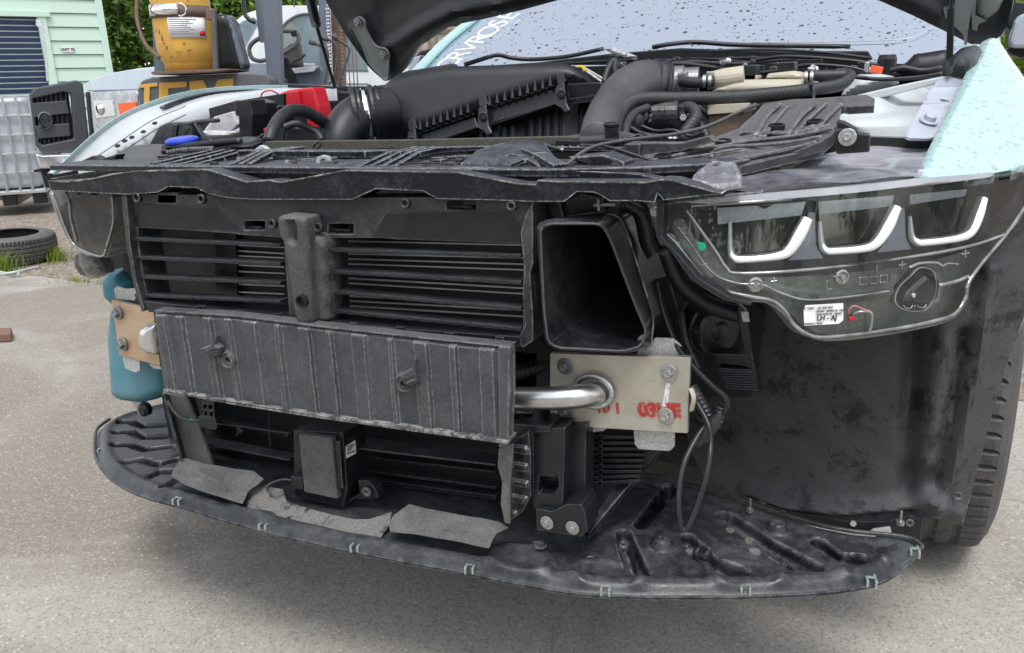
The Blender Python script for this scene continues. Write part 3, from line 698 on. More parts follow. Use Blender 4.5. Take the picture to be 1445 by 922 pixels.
# horn and module
lathe('horn', pt(1012, 466, .16), (.75, -.62, -.05), [(.02, -.06), (.035, -.058), (.037, -.03), (.04, -.028), (.04, -.012), (.037, -.01), (.037, .004), (.033, .008), (.014, .006), (.012, .010), (0, .011)], M['clean'], car, ns=36, bev=.001)
plate('horn_mount', [(1040, 428), (1053, 440), (1068, 545), (1058, 535), (1045, 470)], YP(.13), .012, M['clean'], car)
plate('horn_mount', [(1006, 500), (1052, 500), (1057, 518), (1012, 512)], YP(.13), .03, M['clean'], car)
ml = plate('horn_module', [(1013, 520), (1060, 522), (1069, 551), (1024, 548)], YP(.125), .04, M['clean'], car)
boxes('cooling_rib', [bar_between(pt(1016+k*1.6, 524+k*3.4, .123), pt(1060+k*1.2, 525+k*3.6, .123), .001, .0006) for k in range(8)], M['rib'], ml)
plate('clear_tab', [(1045, 440), (1056, 440), (1058, 455), (1048, 455)], YP(.12), .003, M['bracket'], car)
# loose cables
tpx('wiring_cable', [(928, 400, .1), (938, 445, .08), (960, 495, .06), (1000, 540, .05), (1024, 562, .05), (1022, 580, .05), (1000, 596, .05), (985, 588, .06)], 4.2, M['clean'], car)
tpx('wiring_cable', [(962, 440, .12), (968, 480, .1), (985, 520, .09)], 4, M['rubber'], car)
tpx('wiring_cable', [(978, 560, .05), (1000, 600, .03), (1002, 640, .0), (992, 690, -.02), (974, 738, -.03), (966, 748, -.03), (960, 735, -.03), (958, 700, -.02), (965, 655, .0), (985, 615, .03), (1005, 590, .05)], 3.6, M['clean'], car, n=12)
tpx('corrugated_sleeve', [(976, 545, .055), (990, 570, .05), (1008, 600, .05), (1018, 575, .055)], 8, M['clean'], car, ribs=.006)
tpx('plug_strap', [(975, 548, .04), (979, 562, .035), (976, 580, .04)], 4, M['cream'], car, flat=.5)
sheet('cable_boot', [(1002, 590), (1018, 578), (1017, 600), (1003, 622), (985, 635), (978, 625)], YP(.04), .003, M['rubber'], car, rnd=1, bulge=.01, brad=.01)
# ---- lower grille opening
plate('lower_backing', [(225, 545), (720, 600), (757, 620), (757, 760), (500, 740), (250, 680)], YP(.13), .01, M['core'], car)
plate('duct_side', [(228, 553), (236, 556), (262, 560), (280, 600), (300, 660), (262, 650), (250, 640), (240, 600)], YP(.0), .006, M['flap'], car, front=0)
V = [pt(232, 556, -.02), pt(258, 652, -.02), pt(300, 650, .12), pt(275, 560, .12)]
link('duct_side', V, [(0, 1, 2, 3)], M['black'], car, solid=.004)
for (a, b, y, h) in (((280, 622), (412, 640), .1, .002), ((300, 590), (412, 612), .12, .003), ((280, 620), (414, 646), .05, .0015), ((500, 622), (702, 648), .1, .003), ((505, 640), (702, 662), .11, .002), ((500, 628), (704, 652), .05, .0015), ((510, 660), (704, 684), .1, .002), ((505, 672), (704, 698), .11, .0035), ((380, 575), (382, 650), .1, .002)):
    p = pt(*a, y); q = pt(*b, y); boxes('duct_louvre', [((p+q)/2, (q-p)/2, (0, .012 if abs(a[0]-b[0]) > 20 else .002, 0), (0, 0, h) if abs(a[0]-b[0]) > 20 else (h, 0, 0))], M['black'], car, bev=.0005)
for k in range(46):
    pass
plate('wiring_connector', [(284, 566), (301, 569), (303, 592), (286, 590)], YP(-.03), .012, M['clean'], car, holes=[rect(287, 571, 291, 577), rect(294, 572, 299, 578), rect(288, 581, 292, 587), rect(295, 582, 300, 588)])
plate('wiring_connector', [(280, 588), (304, 591), (306, 605), (301, 607), (278, 601)], YP(-.03), .014, M['clean'], car)
tpx('connector_wire', [(236, 566, -.02), (250, 585, -.02), (265, 592, -.025), (280, 594, -.03)], 2.6, M['rubber'], car)
tpx('connector_wire', [(268, 592, -.028), (281, 593, -.03)], 1, M['green'], car)
tpx('connector_wire', [(306, 598, -.03), (340, 602, .0), (412, 612, .02)], 1.2, M['rubber'], car)
plate('arrow_mark', [(333, 603), (343, 609), (330, 617), (335, 610)], YP(.08), .002, M['flap'], car, bev=0)
# deflector flaps
def flap(nm, pts, y, mt, crease, **k):
    S_ = Plane((0, y, float(pt(pts[0][0], pts[0][1], y)[2])), (1, 0, 0), (0, -.9, -.55))
    q = np.array(sorted(px2(S_, crease))); sg_ = 1 if S_.b[2] < 0 else -1
    def hf(X, Y, d, S):
        yc = np.interp(X, q[:, 0], q[:, 1]); low = np.maximum(0, (Y-yc)*sg_)
        return -.22*low+.0012*np.sin(X*33+1)+.0009*np.sin(X*90+Y*60)+.002*np.exp(-((Y-yc)/.002)**2)
    return sheet(nm, pts, S_, .003, mt, car, rnd=0, th=.0012, hfun=hf, **k)
flap('air_deflector', [(253, 652), (262, 647), (295, 655), (359, 666), (372, 676), (364, 684), (352, 692), (341, 710), (300, 697), (260, 683), (241, 671)], -.02, M['flap'], [(244, 662), (300, 681), (352, 697)])
M['chalky'] = grime('chalky scraped plastic', (.012, .012, .014), (.19, .184, .175), .66, 10, .6, .9, bump=.3, contrast=.035)
flap('air_deflector', [(346, 718), (354, 694), (366, 687), (399, 690), (404, 707), (450, 722), (500, 734), (520, 733), (552, 722), (549, 742), (536, 757), (505, 762), (470, 757), (430, 745), (380, 731)], -.05, M['chalky'], [(346, 707), (420, 734), (500, 752), (552, 742)])
flap('air_deflector', [(548, 740), (554, 728), (577, 711), (620, 722), (704, 736), (718, 744), (700, 752), (689, 772), (640, 763), (590, 754), (549, 748)], -.05, M['flap'], [(549, 736), (620, 750), (700, 762)])
plate('deflector_pocket', [(277, 664), (286, 659), (318, 667), (312, 680)], YP(-.065), .002, M['flap'], car, bev=.0005)
plate('shutter_seal', [(703, 634), (712, 628), (724, 627), (722, 660), (719, 690), (719, 740), (712, 739), (706, 712), (708, 680), (702, 660)], YP(-.045), .005, M['flap'], car, bev=.0015)
sheet('ribbed_side_panel', [(722, 625), (746, 609), (749, 640), (749, 700), (738, 722), (720, 735)], YP(-.02), .0022, M['black'], car, th=.01,
      hfun=lambda X, Y, d, S: .004*(np.sin((Y)*2*math.pi/.026) > .3)*(d > .004))
# module with sensor cover and label
md = plate('sensor_module', [(414, 607), (484, 611), (490, 690), (485, 716), (430, 705), (416, 700)], YP(.0), .06, M['clean'], car)
plate('sensor_cover', [(421, 613), (468, 618), (476, 705), (429, 695)], YP(-.012), .012, M['flap'], md, bev=.002)
plate('sensor_clip', [(410, 672), (426, 674), (427, 692), (411, 689)], YP(-.014), .012, M['clean'], md)
plate('sensor_clip', [(470, 622), (479, 624), (484, 690), (476, 690)], YP(-.008), .01, M['black'], md)
plate('mount_arm', [(505, 678), (520, 679), (530, 690), (534, 703), (500, 704), (485, 716), (490, 706), (508, 698)], YP(.01), .02, M['clean'], md)
lathe('grommet', pt(518, 694, .008), (0, -1, 0), [(.008, 0), (.008, .003), (.005, .004), (.004, .001), (0, .001)], M['dusty'], md)
sg = XP(float(pt(490, 690, .0)[0])+.001)
lb = plate('sensor_label', [(486, 616), (500, 611), (502, 640), (488, 647)], sg, .0006, M['white'], md, front=.001, bev=0)
for k in range(7):
    plate('print_line', [(488.3+k*.1, 620+k*3.3), (499.4+k*.15-(k % 3)*2.4, 616.2+k*3.2), (499.4+k*.15-(k % 3)*2.4, 617.7+k*3.2), (488.3+k*.1, 621.5+k*3.3)], sg, .0003, M['ink'], lb, front=.0014, bev=0)
tpx('module_cable', [(374, 688, -.04), (385, 681, -.03), (400, 677, -.02), (412, 678, -.014)], 1.8, M['rubber'], car)
# posts and bracket right of the lower grille
po = plate('support_post', [(752, 606), (797, 604), (797, 640), (794, 712), (772, 722), (752, 716)], YP(.0), .04, M['clean'], car, holes=[[(759, 690), (761, 672), (781, 674), (788, 668), (789, 686), (781, 698), (760, 697)]])
plate('support_post', [(797, 602), (827, 600), (825, 712), (797, 708)], YP(.03), .04, M['clean'], car)
plate('post_pocket', [(757, 668), (790, 668), (790, 700), (757, 700)], YP(.025), .004, M['black'], car)
plate('post_shelf', [(722, 598), (775, 603), (776, 610), (722, 612)], YP(-.005), .06, M['clean'], car)
plate('foot_bracket', [(756, 718), (778, 722), (800, 712), (820, 712), (826, 725), (829, 750), (820, 758), (757, 748)], YP(-.01), .05, M['clean'], car)
for x, y in ((772, 738), (808, 745)): bolt('bolt', pt(x, y, -.0105), (-.1, -1, 0), .0045, M['steel'], car, 2.3)
plate('inner_frame', [(757, 470), (776, 500), (776, 604), (757, 606)], YP(.09), .02, M['core'], car)
tpx('intercooler_hose', [(722, 528, .09), (745, 522, .09), (780, 512, .1)], 10, M['rubber'], car, ribs=.007)
plate('rail_end', [(722, 578), (748, 581), (748, 585), (722, 583)], YP(.03), .01, M['lip'], car)
# small cooler grid with diagonal brace
gp = YP(.10)
cg = plate('side_cooler', [(826, 610), (915, 612), (924, 640), (905, 668), (862, 690), (828, 700)], gp, .02, M['core'], car)
bl = [bar_between(pt(828, 616+k*8.2, .094), pt(914-k*1.5, 616+k*8.2-(k > 5)*(k-5)*1.5, .094), .0045, .0024) for k in range(9)]
boxes('cooler_fin', bl, M['clean'], cg, bev=.0008)
boxes('cooler_fin', [bar_between(pt(x, 612, .092), pt(x-1, 690-(x-835)*.3, .092), .003, .0025, (0, 1, 0)) for x in (836, 848)], M['clean'], cg, bev=.0008)
TZ = .300
V = [ptz(824, 758, TZ+.012), ptz(832, 762, TZ+.012), pt(940, 632, .16), pt(912, 634, .16)]
V += [v+np.array([0, 0, .012]) for v in V]; V, F = fixn(V, [(0, 1, 2, 3), (4, 5, 6, 7), (0, 1, 5, 4), (1, 2, 6, 5), (2, 3, 7, 6), (3, 0, 4, 7)])
link('diagonal_brace', V, F, M['tray'], car, bev=.002)
V = [ptz(826, 756, TZ+.01), ptz(834, 706, TZ+.01), ptz(880, 672, TZ+.03), ptz(905, 668, TZ+.04)]
link('brace_web', V, [(0, 1, 2, 3)], M['tray'], car, solid=.003)

# ---- undertray: one moulded sheet with pressed channels
ZT = ZP(TZ)
trayo = [(190, 578), (160, 588), (139, 602), (134, 612), (133, 640), (140, 656), (160, 674), (200, 694), (246, 705), (300, 722), (345, 736), (430, 757), (500, 772), (580, 787), (660, 801), (750, 820), (838, 832), (950, 834), (1060, 833), (1150, 829), (1222, 822), (1262, 806), (1296, 776), (1302, 770), (1280, 757), (1180, 748), (1090, 722), (1000, 690), (930, 672), (905, 668), (880, 640), (700, 600), (500, 560), (300, 550)]
grv = []                                       # (points, half width m, depth m)
for k, l in enumerate([[(170, 596), (186, 595), (200, 602), (232, 600)], [(165, 610), (185, 609), (200, 617), (234, 616)], [(163, 628), (185, 627), (205, 634), (238, 630)], [(178, 652), (198, 648), (222, 655), (250, 648)], [(212, 671), (226, 665), (252, 664)], [(232, 686), (248, 676)]]): grv.append((l, .0095, -.028))
for l in [[(945, 690), (905, 740)], [(880, 752), (905, 808)], [(1030, 730), (1085, 765), (1150, 800), (1128, 797)], [(970, 758), (1010, 800), (1045, 806)], [(1155, 765), (1185, 788), (1210, 790)], [(1022, 727), (1115, 797)], [(985, 770), (1005, 795), (1040, 808)]]: grv.append((l, .0105, -.030))
pan = [[(865, 752), (888, 754), (905, 800), (880, 808)], [(935, 685), (955, 690), (915, 745), (893, 741)]]
bmp = [(934, 770, .017, .014), (1097, 748, .015, .014), (762, 772, .012, .008)]
rim_in = None
def trayh(X, Y, d, S):
    h = np.zeros_like(X)
    for l, w_, dp in grv:
        h = np.minimum(h, dp*.66*np.exp(-(segd(X, Y, px2(S, l))[0]/w_)**5))
    for p in pan:
        q = px2(S, p); ins = inpoly(X, Y, q); dd = segd(X, Y, q, True)[0]; h -= .010*np.where(ins, sm(dd, 0, .006), 0)
    for x, y, r, a in bmp:
        cx, cy = S.to(x, y); rr = np.hypot(X-cx, Y-cy); h += a*(1-sm(rr, r*.55, r*1.25)); h -= .006*(rr < r*.25)
    h += .005*np.exp(-((d-.022)/.009)**2)
    h -= .010*(1-sm(d, 0, .014))
    h += .001*np.sin(X*7+1)*np.cos(Y*6)+.0006*np.sin(X*31)*np.sin(Y*29+X*20)
    for x, y in ((855, 812), (1050, 813), (1228, 805), (735, 790), (370, 712)):
        cx, cy = S.to(x, y); rr = np.hypot((X-cx)*.7, (Y-cy)); h += .005*np.exp(-((rr-.034)/.007)**2)*sm(d, .004, .012)
    return h
tray = sheet('undertray', trayo, ZT, .0022, M['tray'], car, rnd=1, hfun=trayh, th=.004)
_tr = [ptz(x, y, TZ-.010) for x, y in roundpoly(trayo, 1)[2:62]]
tube('tray_edge', _tr, .0035, M['tray'], tray, ns=8, n=2)
M['clipgreen'] = grime('pale metal clip', (.42, .50, .48), (.3, .3, .28), .3, 80, .4, .6, metal=.5)
for x, y in ((855, 828), (1052, 827), (1229, 816), (664, 798), (374, 738), (503, 768), (252, 703), (146, 633), (150, 604), (1290, 775)):
    c = ptz(x, y, TZ-.002); u = nrm(ptz(x+10, y+1, TZ)-ptz(x, y, TZ)); v = np.array([-u[1], u[0], 0])
    L = [(c+u*s*.0055, u*.0016, v*.009, (0, 0, .0016)) for s in (-1, 1)]+[(c+v*.002, u*.006, v*.002, (0, 0, .0014)), (c-v*.009+u*.0055-np.array([0, 0, .004]), u*.0016, v*.0014, (0, 0, .005)), (c-v*.009-u*.0055-np.array([0, 0, .004]), u*.0016, v*.0014, (0, 0, .005))]
    boxes('rim_clip', L, M['clipgreen'], tray, bev=.0004)
for (x, y, a, b, mt) in ((830, 817, .008, .006, 'deep'), (1175, 797, .01, .006, 'deep'), (1235, 790, .01, .006, 'deep'), (1250, 778, .012, .007, 'deep'), (995, 815, .005, .004, 'deep'), (833, 788, .006, .004, 'chalky'), (1058, 763, .008, .004, 'chalky'), (1065, 778, .009, .004, 'chalky'), (1030, 748, .007, .004, 'chalky'), (975, 778, .008, .004, 'chalky')):
    c = ptz(x, y, TZ+.0012); lathe('tray_mark', c, (0, 0, 1), [(a, -.006), (a*.9, .0008), (0, .0008)], M[mt], tray, ns=11)
lathe('cable_plug', ptz(992, 782, TZ+.012), nrm((.8, -.4, .1)), [(.006, -.014), (.009, -.012), (.009, -.006), (.007, -.005), (.0095, -.002), (.0095, .010), (.006, .012), (0, .012)], M['clean'], car, ns=10, bev=.0008)
bolt('tray_bolt', ptz(763, 771, TZ+.008), (0, 0, 1), .006, M['dusty'], tray, 1.6)
for x, y in ((1058, 722), (1270, 740)):
    c = ptz(x, y, TZ+.004); lathe('tray_stud', c, (0, 0, 1), [(.006, 0), (.006, .006), (.0022, .007), (.0018, .022), (0, .023)], M['steel'], tray, ns=12)

# ---- wheel arch liner
LC = Curve([(.40, .42), (.52, .37), (.68, .335), (.80, .33), (.90, .345), (.96, .39), (1.0, .46)])
lo = [(960, 470), (990, 430), (1060, 400), (1380, 330), (1447, 262), (1447, 445), (1425, 500), (1400, 580), (1357, 742), (1335, 738), (1322, 728), (1300, 735), (1295, 752), (1240, 757), (1180, 748), (1110, 735), (1060, 716), (1030, 704), (1000, 692), (975, 640), (960, 560)]
def linh(X, Y, d, S):
    h = .004*np.sin(X*17)*np.cos(Y*11+1)+.0015*np.sin(X*60+Y*20)*np.sin(Y*50)
    def R(l, w, a): 
        return 2.0*a*np.exp(-(segd(X, Y, px2(S, l))[0]/w)**2)
    h += R([(1330, 440), (1318, 560), (1305, 640)], .022, .016); h += R([(1290, 420), (1283, 600), (1280, 700)], .012, -.008)
    h += R([(1395, 380), (1375, 500), (1345, 640), (1320, 720)], .012, .009); h += R([(1362, 470), (1340, 600), (1322, 690)], .01, -.009)
    h += R([(1055, 690), (1110, 708), (1180, 716), (1260, 712), (1310, 700)], .012, .010)+R([(1060, 700), (1110, 718), (1180, 728), (1285, 724)], .006, -.006)
    h += R([(1318, 700), (1352, 725)], .01, .007)
    return h
sheet('arch_liner', lo, LC, .006, M['felt'], car, hfun=linh, th=.004)
sheet('liner_flange', [(1050, 700), (1100, 718), (1180, 733), (1245, 737), (1285, 728), (1301, 733), (1300, 770), (1295, 772), (1240, 756), (1180, 750), (1110, 737), (1050, 716)], LC.off(.012), .004, M['clean'], car, th=.002)
plate('flange_strip', [(1040, 712), (1110, 736), (1180, 750), (1222, 754), (1232, 747), (1256, 744), (1258, 752), (1238, 756), (1225, 764), (1180, 758), (1105, 744), (1040, 720)], YP(.30), .004, M['bracket'], car)
for x, y in ((1352, 700), (1077, 707), (1284, 738), (1106, 724)):
    p, n = LC.off(.014).at(*map(np.array, LC.off(.014).to(x, y))); lathe('liner_clip', p, n, [(.006, -.002), (.006, .0015), (.0045, .0018), (.004, .0), (0, .0)], M['dusty'], car, ns=16)
p, n = LC.off(.014).at(*map(np.array, LC.off(.014).to(1204, 739))); lathe('liner_clip', p, n, [(.005, -.002), (.005, .002), (0, .002)], M['bracket'], car, ns=6)
tpx('liner_edge', [(1447, 445, .40), (1425, 500, .395), (1400, 580, .385), (1357, 742, .37)], 1.0, M['lip'], car, ns=6)
# ---- wheels
def tyre(name, c, R, W, axis, mt, parent, rim_r=.24, tread=True, **k):
    a, b, n = frame(axis); V = []; F = []; nu = 360
    prof = []
    for s in np.linspace(-1, 1, 41):
        if abs(s) < .78: r = R-.006*(s/.78)**2; x = s*W/2
        else:
            t = (abs(s)-.78)/.22; r = R-.006-(R-rim_r-.006)*t**1.35; x = math.copysign(W/2*(.78+.22*math.sin(min(t*1.9, math.pi/2)))*(1-.10*max(0, t-.7)), s)
        prof.append((r, x, abs(s)))
    for i in range(nu):
        t = 2*math.pi*i/nu
        for j, (r, x, s) in enumerate(prof):
            dr = 0
            if tread and s < .80:
                if any(abs(x-g) < W*.022 for g in (-W*.24, -W*.08, W*.08, W*.24)): dr = -.007
                if s > .42 and (i % 5) == 0: dr = -.010
                if s <= .5 and ((i+int(abs(x)*120)) % 9) == 0: dr = -.004
            V.append(np.array(c)+n*x+(a*math.cos(t)+b*math.sin(t))*(r+dr))
    m_ = len(prof)
    for i in range(nu):
        q = (i+1) % nu
        for j in range(m_-1): F.append((i*m_+j, q*m_+j, q*m_+j+1, i*m_+j+1))
    return link(name, V, F, mt, parent, smooth=False, **k)
M['tyre'] = grime('tyre rubber', (.04, .04, .041), (.2, .19, .175), .5, 10, .6, .9, bump=.2, up=.2)
WC = np.array([.872, .88, .365])
def wheel(c, ax, fr):
    wh = tyre('tyre', c, .365, .265, ax, M['tyre'], car)
    n = nrm(ax); lathe('rim', c, n, [(.24, -.1), (.235, -.09), (.2, -.06), (.2, .06), (.225, .09), (.235, .10), (.20, .085), (.07, .07), (.06, .085), (0, .085)], M['silver'], wh, ns=40)
wheel(WC, (1, -.06, .0), 1)
wheel(np.array([-.85, .88, .365]), (-1, -.06, 0), 1)
wheel(np.array([.86, 3.75, .365]), (1, 0, 0), 0); wheel(np.array([-.86, 3.75, .365]), (-1, 0, 0), 0)

# ---- left hand headlight (as seen from the camera's right)
HC = Curve([(.47, -.005), (.55, .005), (.65, .035), (.75, .10), (.84, .195), (.905, .29), (.97, .40), (1.03, .51), (1.09, .62)], lean=.10)
hl = [(931, 290), (940, 283), (1000, 279), (1100, 271), (1290, 252), (1380, 248), (1449, 236), (1449, 300), (1405, 350), (1383, 378), (1368, 402), (1366, 425), (1352, 447), (1330, 457), (1270, 470), (1175, 482), (1150, 480), (1130, 472), (1115, 455), (1100, 438), (1082, 427), (1060, 426), (1035, 424), (1015, 418), (985, 395), (950, 350), (936, 336), (931, 322)]
lamp = sheet('headlight', hl, HC.off(-.05), .006, M['lampgrey'], car, rnd=1, th=.03, label='clear headlight with three bright edged chambers and a white sticker')
def scale_poly(l, cx, cy, f): return [(cx+(x-cx)*f, cy+(y-cy)*f) for x, y in l]
# side wall round the lamp
H0 = HC.to
out = [HC.at(*map(np.array, HC.to(x, y)))[0] for x, y in roundpoly(hl, 1)]
Sb = HC.off(-.05)
inn = [Sb.at(*map(np.array, Sb.to(x, y)))[0] for x, y in roundpoly(hl, 1)]
loft('lamp_shell', [out, inn], M['clearedge2'] if 'clearedge2' in M else M['lampgrey'], lamp, solid=.002)
low = [(945, 330), (960, 300), (985, 345), (1045, 385), (1080, 392), (1300, 372), (1380, 348), (1440, 300), (1400, 350), (1380, 378), (1364, 402), (1362, 425), (1345, 445), (1270, 463), (1175, 474), (1140, 466), (1112, 440), (1090, 420), (1040, 417), (1015, 408), (985, 385)]
sheet('lamp_lower_panel', low, HC.off(-.025), .004, M['lampgreen'], lamp, rnd=1, th=.003,
      hfun=lambda X, Y, d, S: .004*np.exp(-(segd(X, Y, px2(S, [(960, 345), (1000, 390), (1070, 406), (1120, 418), (1180, 423), (1270, 408)]))[0]/.004)**2)+.005*np.exp(-(segd(X, Y, px2(S, [(1290, 380), (1320, 376), (1326, 395), (1322, 425), (1300, 440), (1268, 438), (1252, 420), (1260, 400), (1290, 380)]))[0]/.006)**2))
bez = [(968, 292), (985, 289), (1100, 281), (1290, 263), (1400, 252), (1398, 300), (1385, 335), (1370, 345), (1290, 360), (1150, 378), (1065, 385), (1035, 384), (1015, 370)]
M['bezel'] = grime('lamp bezel', (.02, .021, .023), (.06, .058, .055), .4, 9, .25, .5, bump=.04, metal=.3)
sheet('lamp_bezel', bez, HC.off(-.018), .004, M['bezel'], lamp, rnd=1, th=.002)
ch = [[(1027, 292), (1133, 286), (1146, 300), (1140, 318), (1118, 352), (1103, 362), (1040, 368), (1031, 364), (1028, 350)],
      [(1155, 286), (1263, 278), (1270, 296), (1262, 318), (1240, 344), (1225, 350), (1170, 356), (1160, 352), (1157, 340)],
      [(1281, 275), (1386, 262), (1392, 282), (1384, 312), (1372, 330), (1355, 338), (1300, 343), (1287, 340), (1283, 325)]]
Hc = HC.off(-.012)
for c in ch:
    sheet('lamp_chamber', c, HC.off(-.014), .005, M['blackgloss'], lamp, rnd=1, th=.002)
drl = [[(1030, 312), (1031, 352), (1036, 363), (1048, 366), (1098, 361), (1114, 352), (1128, 330), (1139, 308)],
       [(1157, 312), (1159, 342), (1165, 353), (1178, 354), (1220, 350), (1237, 341), (1252, 318), (1264, 292)],
       [(1284, 305), (1286, 332), (1292, 341), (1305, 342), (1350, 336), (1368, 327), (1378, 305), (1386, 280)]]
M['drl'] = plain('frosted light guide', (.95, .96, .97), .3, .2, coat=.4, var=.03)
for l in drl:
    S = HC.off(-.004); wd = [.002, .004, .005, .0055, .006, .0075, .0085, .007]
    P = [S.at(*map(np.array, S.to(x, y)))[0] for x, y in l]
    tube('light_guide', P, wd, M['drl'], lamp, ns=10)
for l in ([(1141, 300), (1150, 300), (1152, 345), (1162, 365), (1112, 368), (1128, 350)], [(1267, 295), (1277, 294), (1279, 335), (1287, 352), (1238, 357), (1252, 340)]):
    plate('chamber_divider', l, HC.off(-.008), .003, M['silver'] if 0 else M['lampsil'] if 'lampsil' in M else M['lavender'], lamp, bev=.001)
# pale band atop each chamber, its sky reflection put into the colour
M['bandm'] = grime('pale satin band', (.50, .53, .57), (.6, .62, .66), .5, 14, .2, .4, bump=.02, fine=.04, metal=.2)
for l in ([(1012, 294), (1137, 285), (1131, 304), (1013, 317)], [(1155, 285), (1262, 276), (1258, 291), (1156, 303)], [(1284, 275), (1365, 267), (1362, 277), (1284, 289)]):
    plate('lamp_sky_band', l, HC.off(-.010), .0015, M['bandm'], lamp, bev=0)
M['shoulder'] = grime('painted sky sheen', (.42, .435, .48), (.55, .56, .6), .5, 9, .12, .3, bump=.02, fine=.03, coat=.6)
sheet('sky_sheen_band', [(955, 285), (1000, 280), (1100, 271), (1290, 252), (1400, 243), (1398, 250), (1290, 262), (1100, 281), (1000, 288)], HC.off(.002), .003, M['shoulder'], lamp, th=.001)  # sky reflection along the lens top, painted as a pale strip
# raised rim beads
def bead(nm, l, r, mt, off=.0, closed=False, par=None):
    S = HC.off(off); P = [S.at(*map(np.array, S.to(x, y)))[0] for x, y in l]
    tube(nm, P, r, mt, par or lamp, ns=8)
bead('lens_bead', [(968, 296), (985, 320), (1010, 355), (1025, 378), (1045, 386), (1150, 380), (1290, 362), (1370, 347), (1420, 330)], .0021, M['clearedge'])
bead('lens_bead', [(974, 291), (1000, 289), (1100, 282), (1290, 262), (1400, 248)], .002, M['clearedge'])
bead('lens_bead', [(940, 330), (955, 345), (990, 390), (1020, 410), (1060, 419), (1090, 425), (1108, 440), (1120, 458), (1140, 472), (1170, 476), (1270, 463), (1330, 450), (1350, 440), (1362, 420), (1366, 400), (1385, 372), (1420, 330), (1447, 290)], .0026, M['clearedge'])
bead('lens_bead', [(955, 318), (975, 345), (1005, 385), (1040, 400), (1075, 402), (1100, 413), (1135, 423), (1180, 421), (1255, 411)], .0016, M['clearedge'])
bead('lens_bead', [(1325, 403), (1350, 397), (1366, 390)], .0025, M['clearedge'])
sheet('lens_cover', hl, HC, .01, M['lens'], lamp, rnd=1, th=0)
# moulded marks
def mark(l, r=.0011): bead('moulded_mark', l, r, M['clearedge'], off=.0005)
mark([(1167, 396), (1167, 408), (1174, 408)], .0009)
for x, y in ((965, 322), (966, 330), (993, 373), (1092, 397), (1181, 390), (1273, 374), (1362, 358)):
    mark([(x-5, y+1), (x+5, y-1)]); mark([(x, y-5), (x, y+6)])
for x, y in ((957, 345), (950, 335)): mark([(x-5, y-5), (x+2, y), (x-1, y+5), (x+8, y+8)])
for x, y, s in ((1218, 397, 0), (1233, 396, 0), (1247, 394, 0), (1261, 392, 1), (1241, 378, 1)):
    q = [(x-5, y-5), (x+5, y-6), (x+5, y+4), (x-5, y+5)]
    if s: plate('moulded_square', q, HC, .001, M['lampsq'] if 'lampsq' in M else M['flap'], lamp, bev=0)
    else: bead('moulded_square', [q[0], q[1], q[2], q[3], q[0]], .0004, M['clearedge'], off=.0005) if 0 else [bead('moulded_square', [q[k], q[(k+1) % 4]], .0005, M['clearedge'], off=.0005) for k in range(4)]
for x, y in ((1066, 402), (1188, 391)):
    p, n = HC.at(*map(np.array, HC.to(x, y))); lathe('adjuster_boss', p, n, [(.009, -.004), (.009, .001), (.0065, .002), (.006, 0), (.003, 0), (.0028, .003), (0, .003)], M['clearedge'], lamp, ns=20)
sheet('adjuster_motor', [(1283, 390), (1296, 378), (1312, 380), (1319, 392), (1317, 420), (1302, 438), (1275, 437), (1262, 425), (1268, 405)], HC.off(-.012), .003, M['blackgloss'], lamp, rnd=1, bulge=.012, brad=.012, th=.01)
mark([(1275, 431), (1278, 435), (1285, 435), (1288, 431)], .0008); mark([(1291, 431), (1291, 435)], .0008); mark([(1294, 431), (1297, 434), (1304, 434), (1307, 430)], .0008)
p, n = HC.off(.001).at(*map(np.array, HC.off(.001).to(1289, 417))); lathe('adjuster_boss', p, n, [(.003, -.001), (.003, .001), (0, .0015)], M['silver'], lamp, ns=12)
bead('motor_rim', [(1283, 390), (1296, 378), (1312, 380), (1319, 392), (1317, 420), (1302, 438), (1275, 437), (1262, 425), (1268, 405), (1283, 390)], .0022, M['clearedge'], off=-.002)
mark([(1283, 378), (1297, 372), (1320, 371), (1330, 376)], .0018); mark([(1330, 376), (1338, 372), (1352, 373)], .001)
# sticker
ls = plate('lamp_sticker', [(1137, 431), (1190, 428), (1190, 452), (1184, 457), (1135, 460), (1134, 437)], HC.off(.002), .0006, M['white'], lamp, bev=0)
S = HC.off(.003); pc = S.at(*map(np.array, S.to(1167, 449)))[0]; xd = S.at(*map(np.array, S.to(1185, 448.3)))[0]-S.at(*map(np.array, S.to(1140, 450.5)))[0]
text('print_text', 'LH - AJ', pc, xd, (0, 0, 1), .0085, M['ink'], ls, bold=.0002)
for t, x, y, z in (('00 10001 - XX 000 000', 1154, 435, .0042), ('000000  000000 00  0000', 1172, 439, .0036), ('0000 0000 00   00000', 1170, 443.5, .0036), ('00000000 0 00000', 1147, 457, .0034)):
    pc = S.at(*map(np.array, S.to(x, y)))[0]; text('print_text', t.replace('X', 'E'), pc, xd, (0, 0, 1), z, M['ink'], ls)
plate('green_tag', [(983, 341), (995, 343), (997, 350), (990, 355), (986, 351)], HC.off(.002), .001, M['green'], lamp)
tpx('loose_wire', [(1199, 452, .085), (1197, 440, .08), (1205, 432, .08), (1216, 436, .085), (1228, 440, .09)], 1.3, plain('pink wire', (.5, .2, .22), .4), lamp, ns=8)
tpx('loose_wire', [(1197, 448, .085), (1210, 441, .085), (1228, 441, .09), (1230, 455, .09), (1227, 468, .09)], 2.2, M['clearedge'], lamp, ns=8)
plate('wire_plug', [(1198, 448), (1207, 447), (1208, 452), (1199, 453)], HC.off(.002), .004, M['red'], lamp)
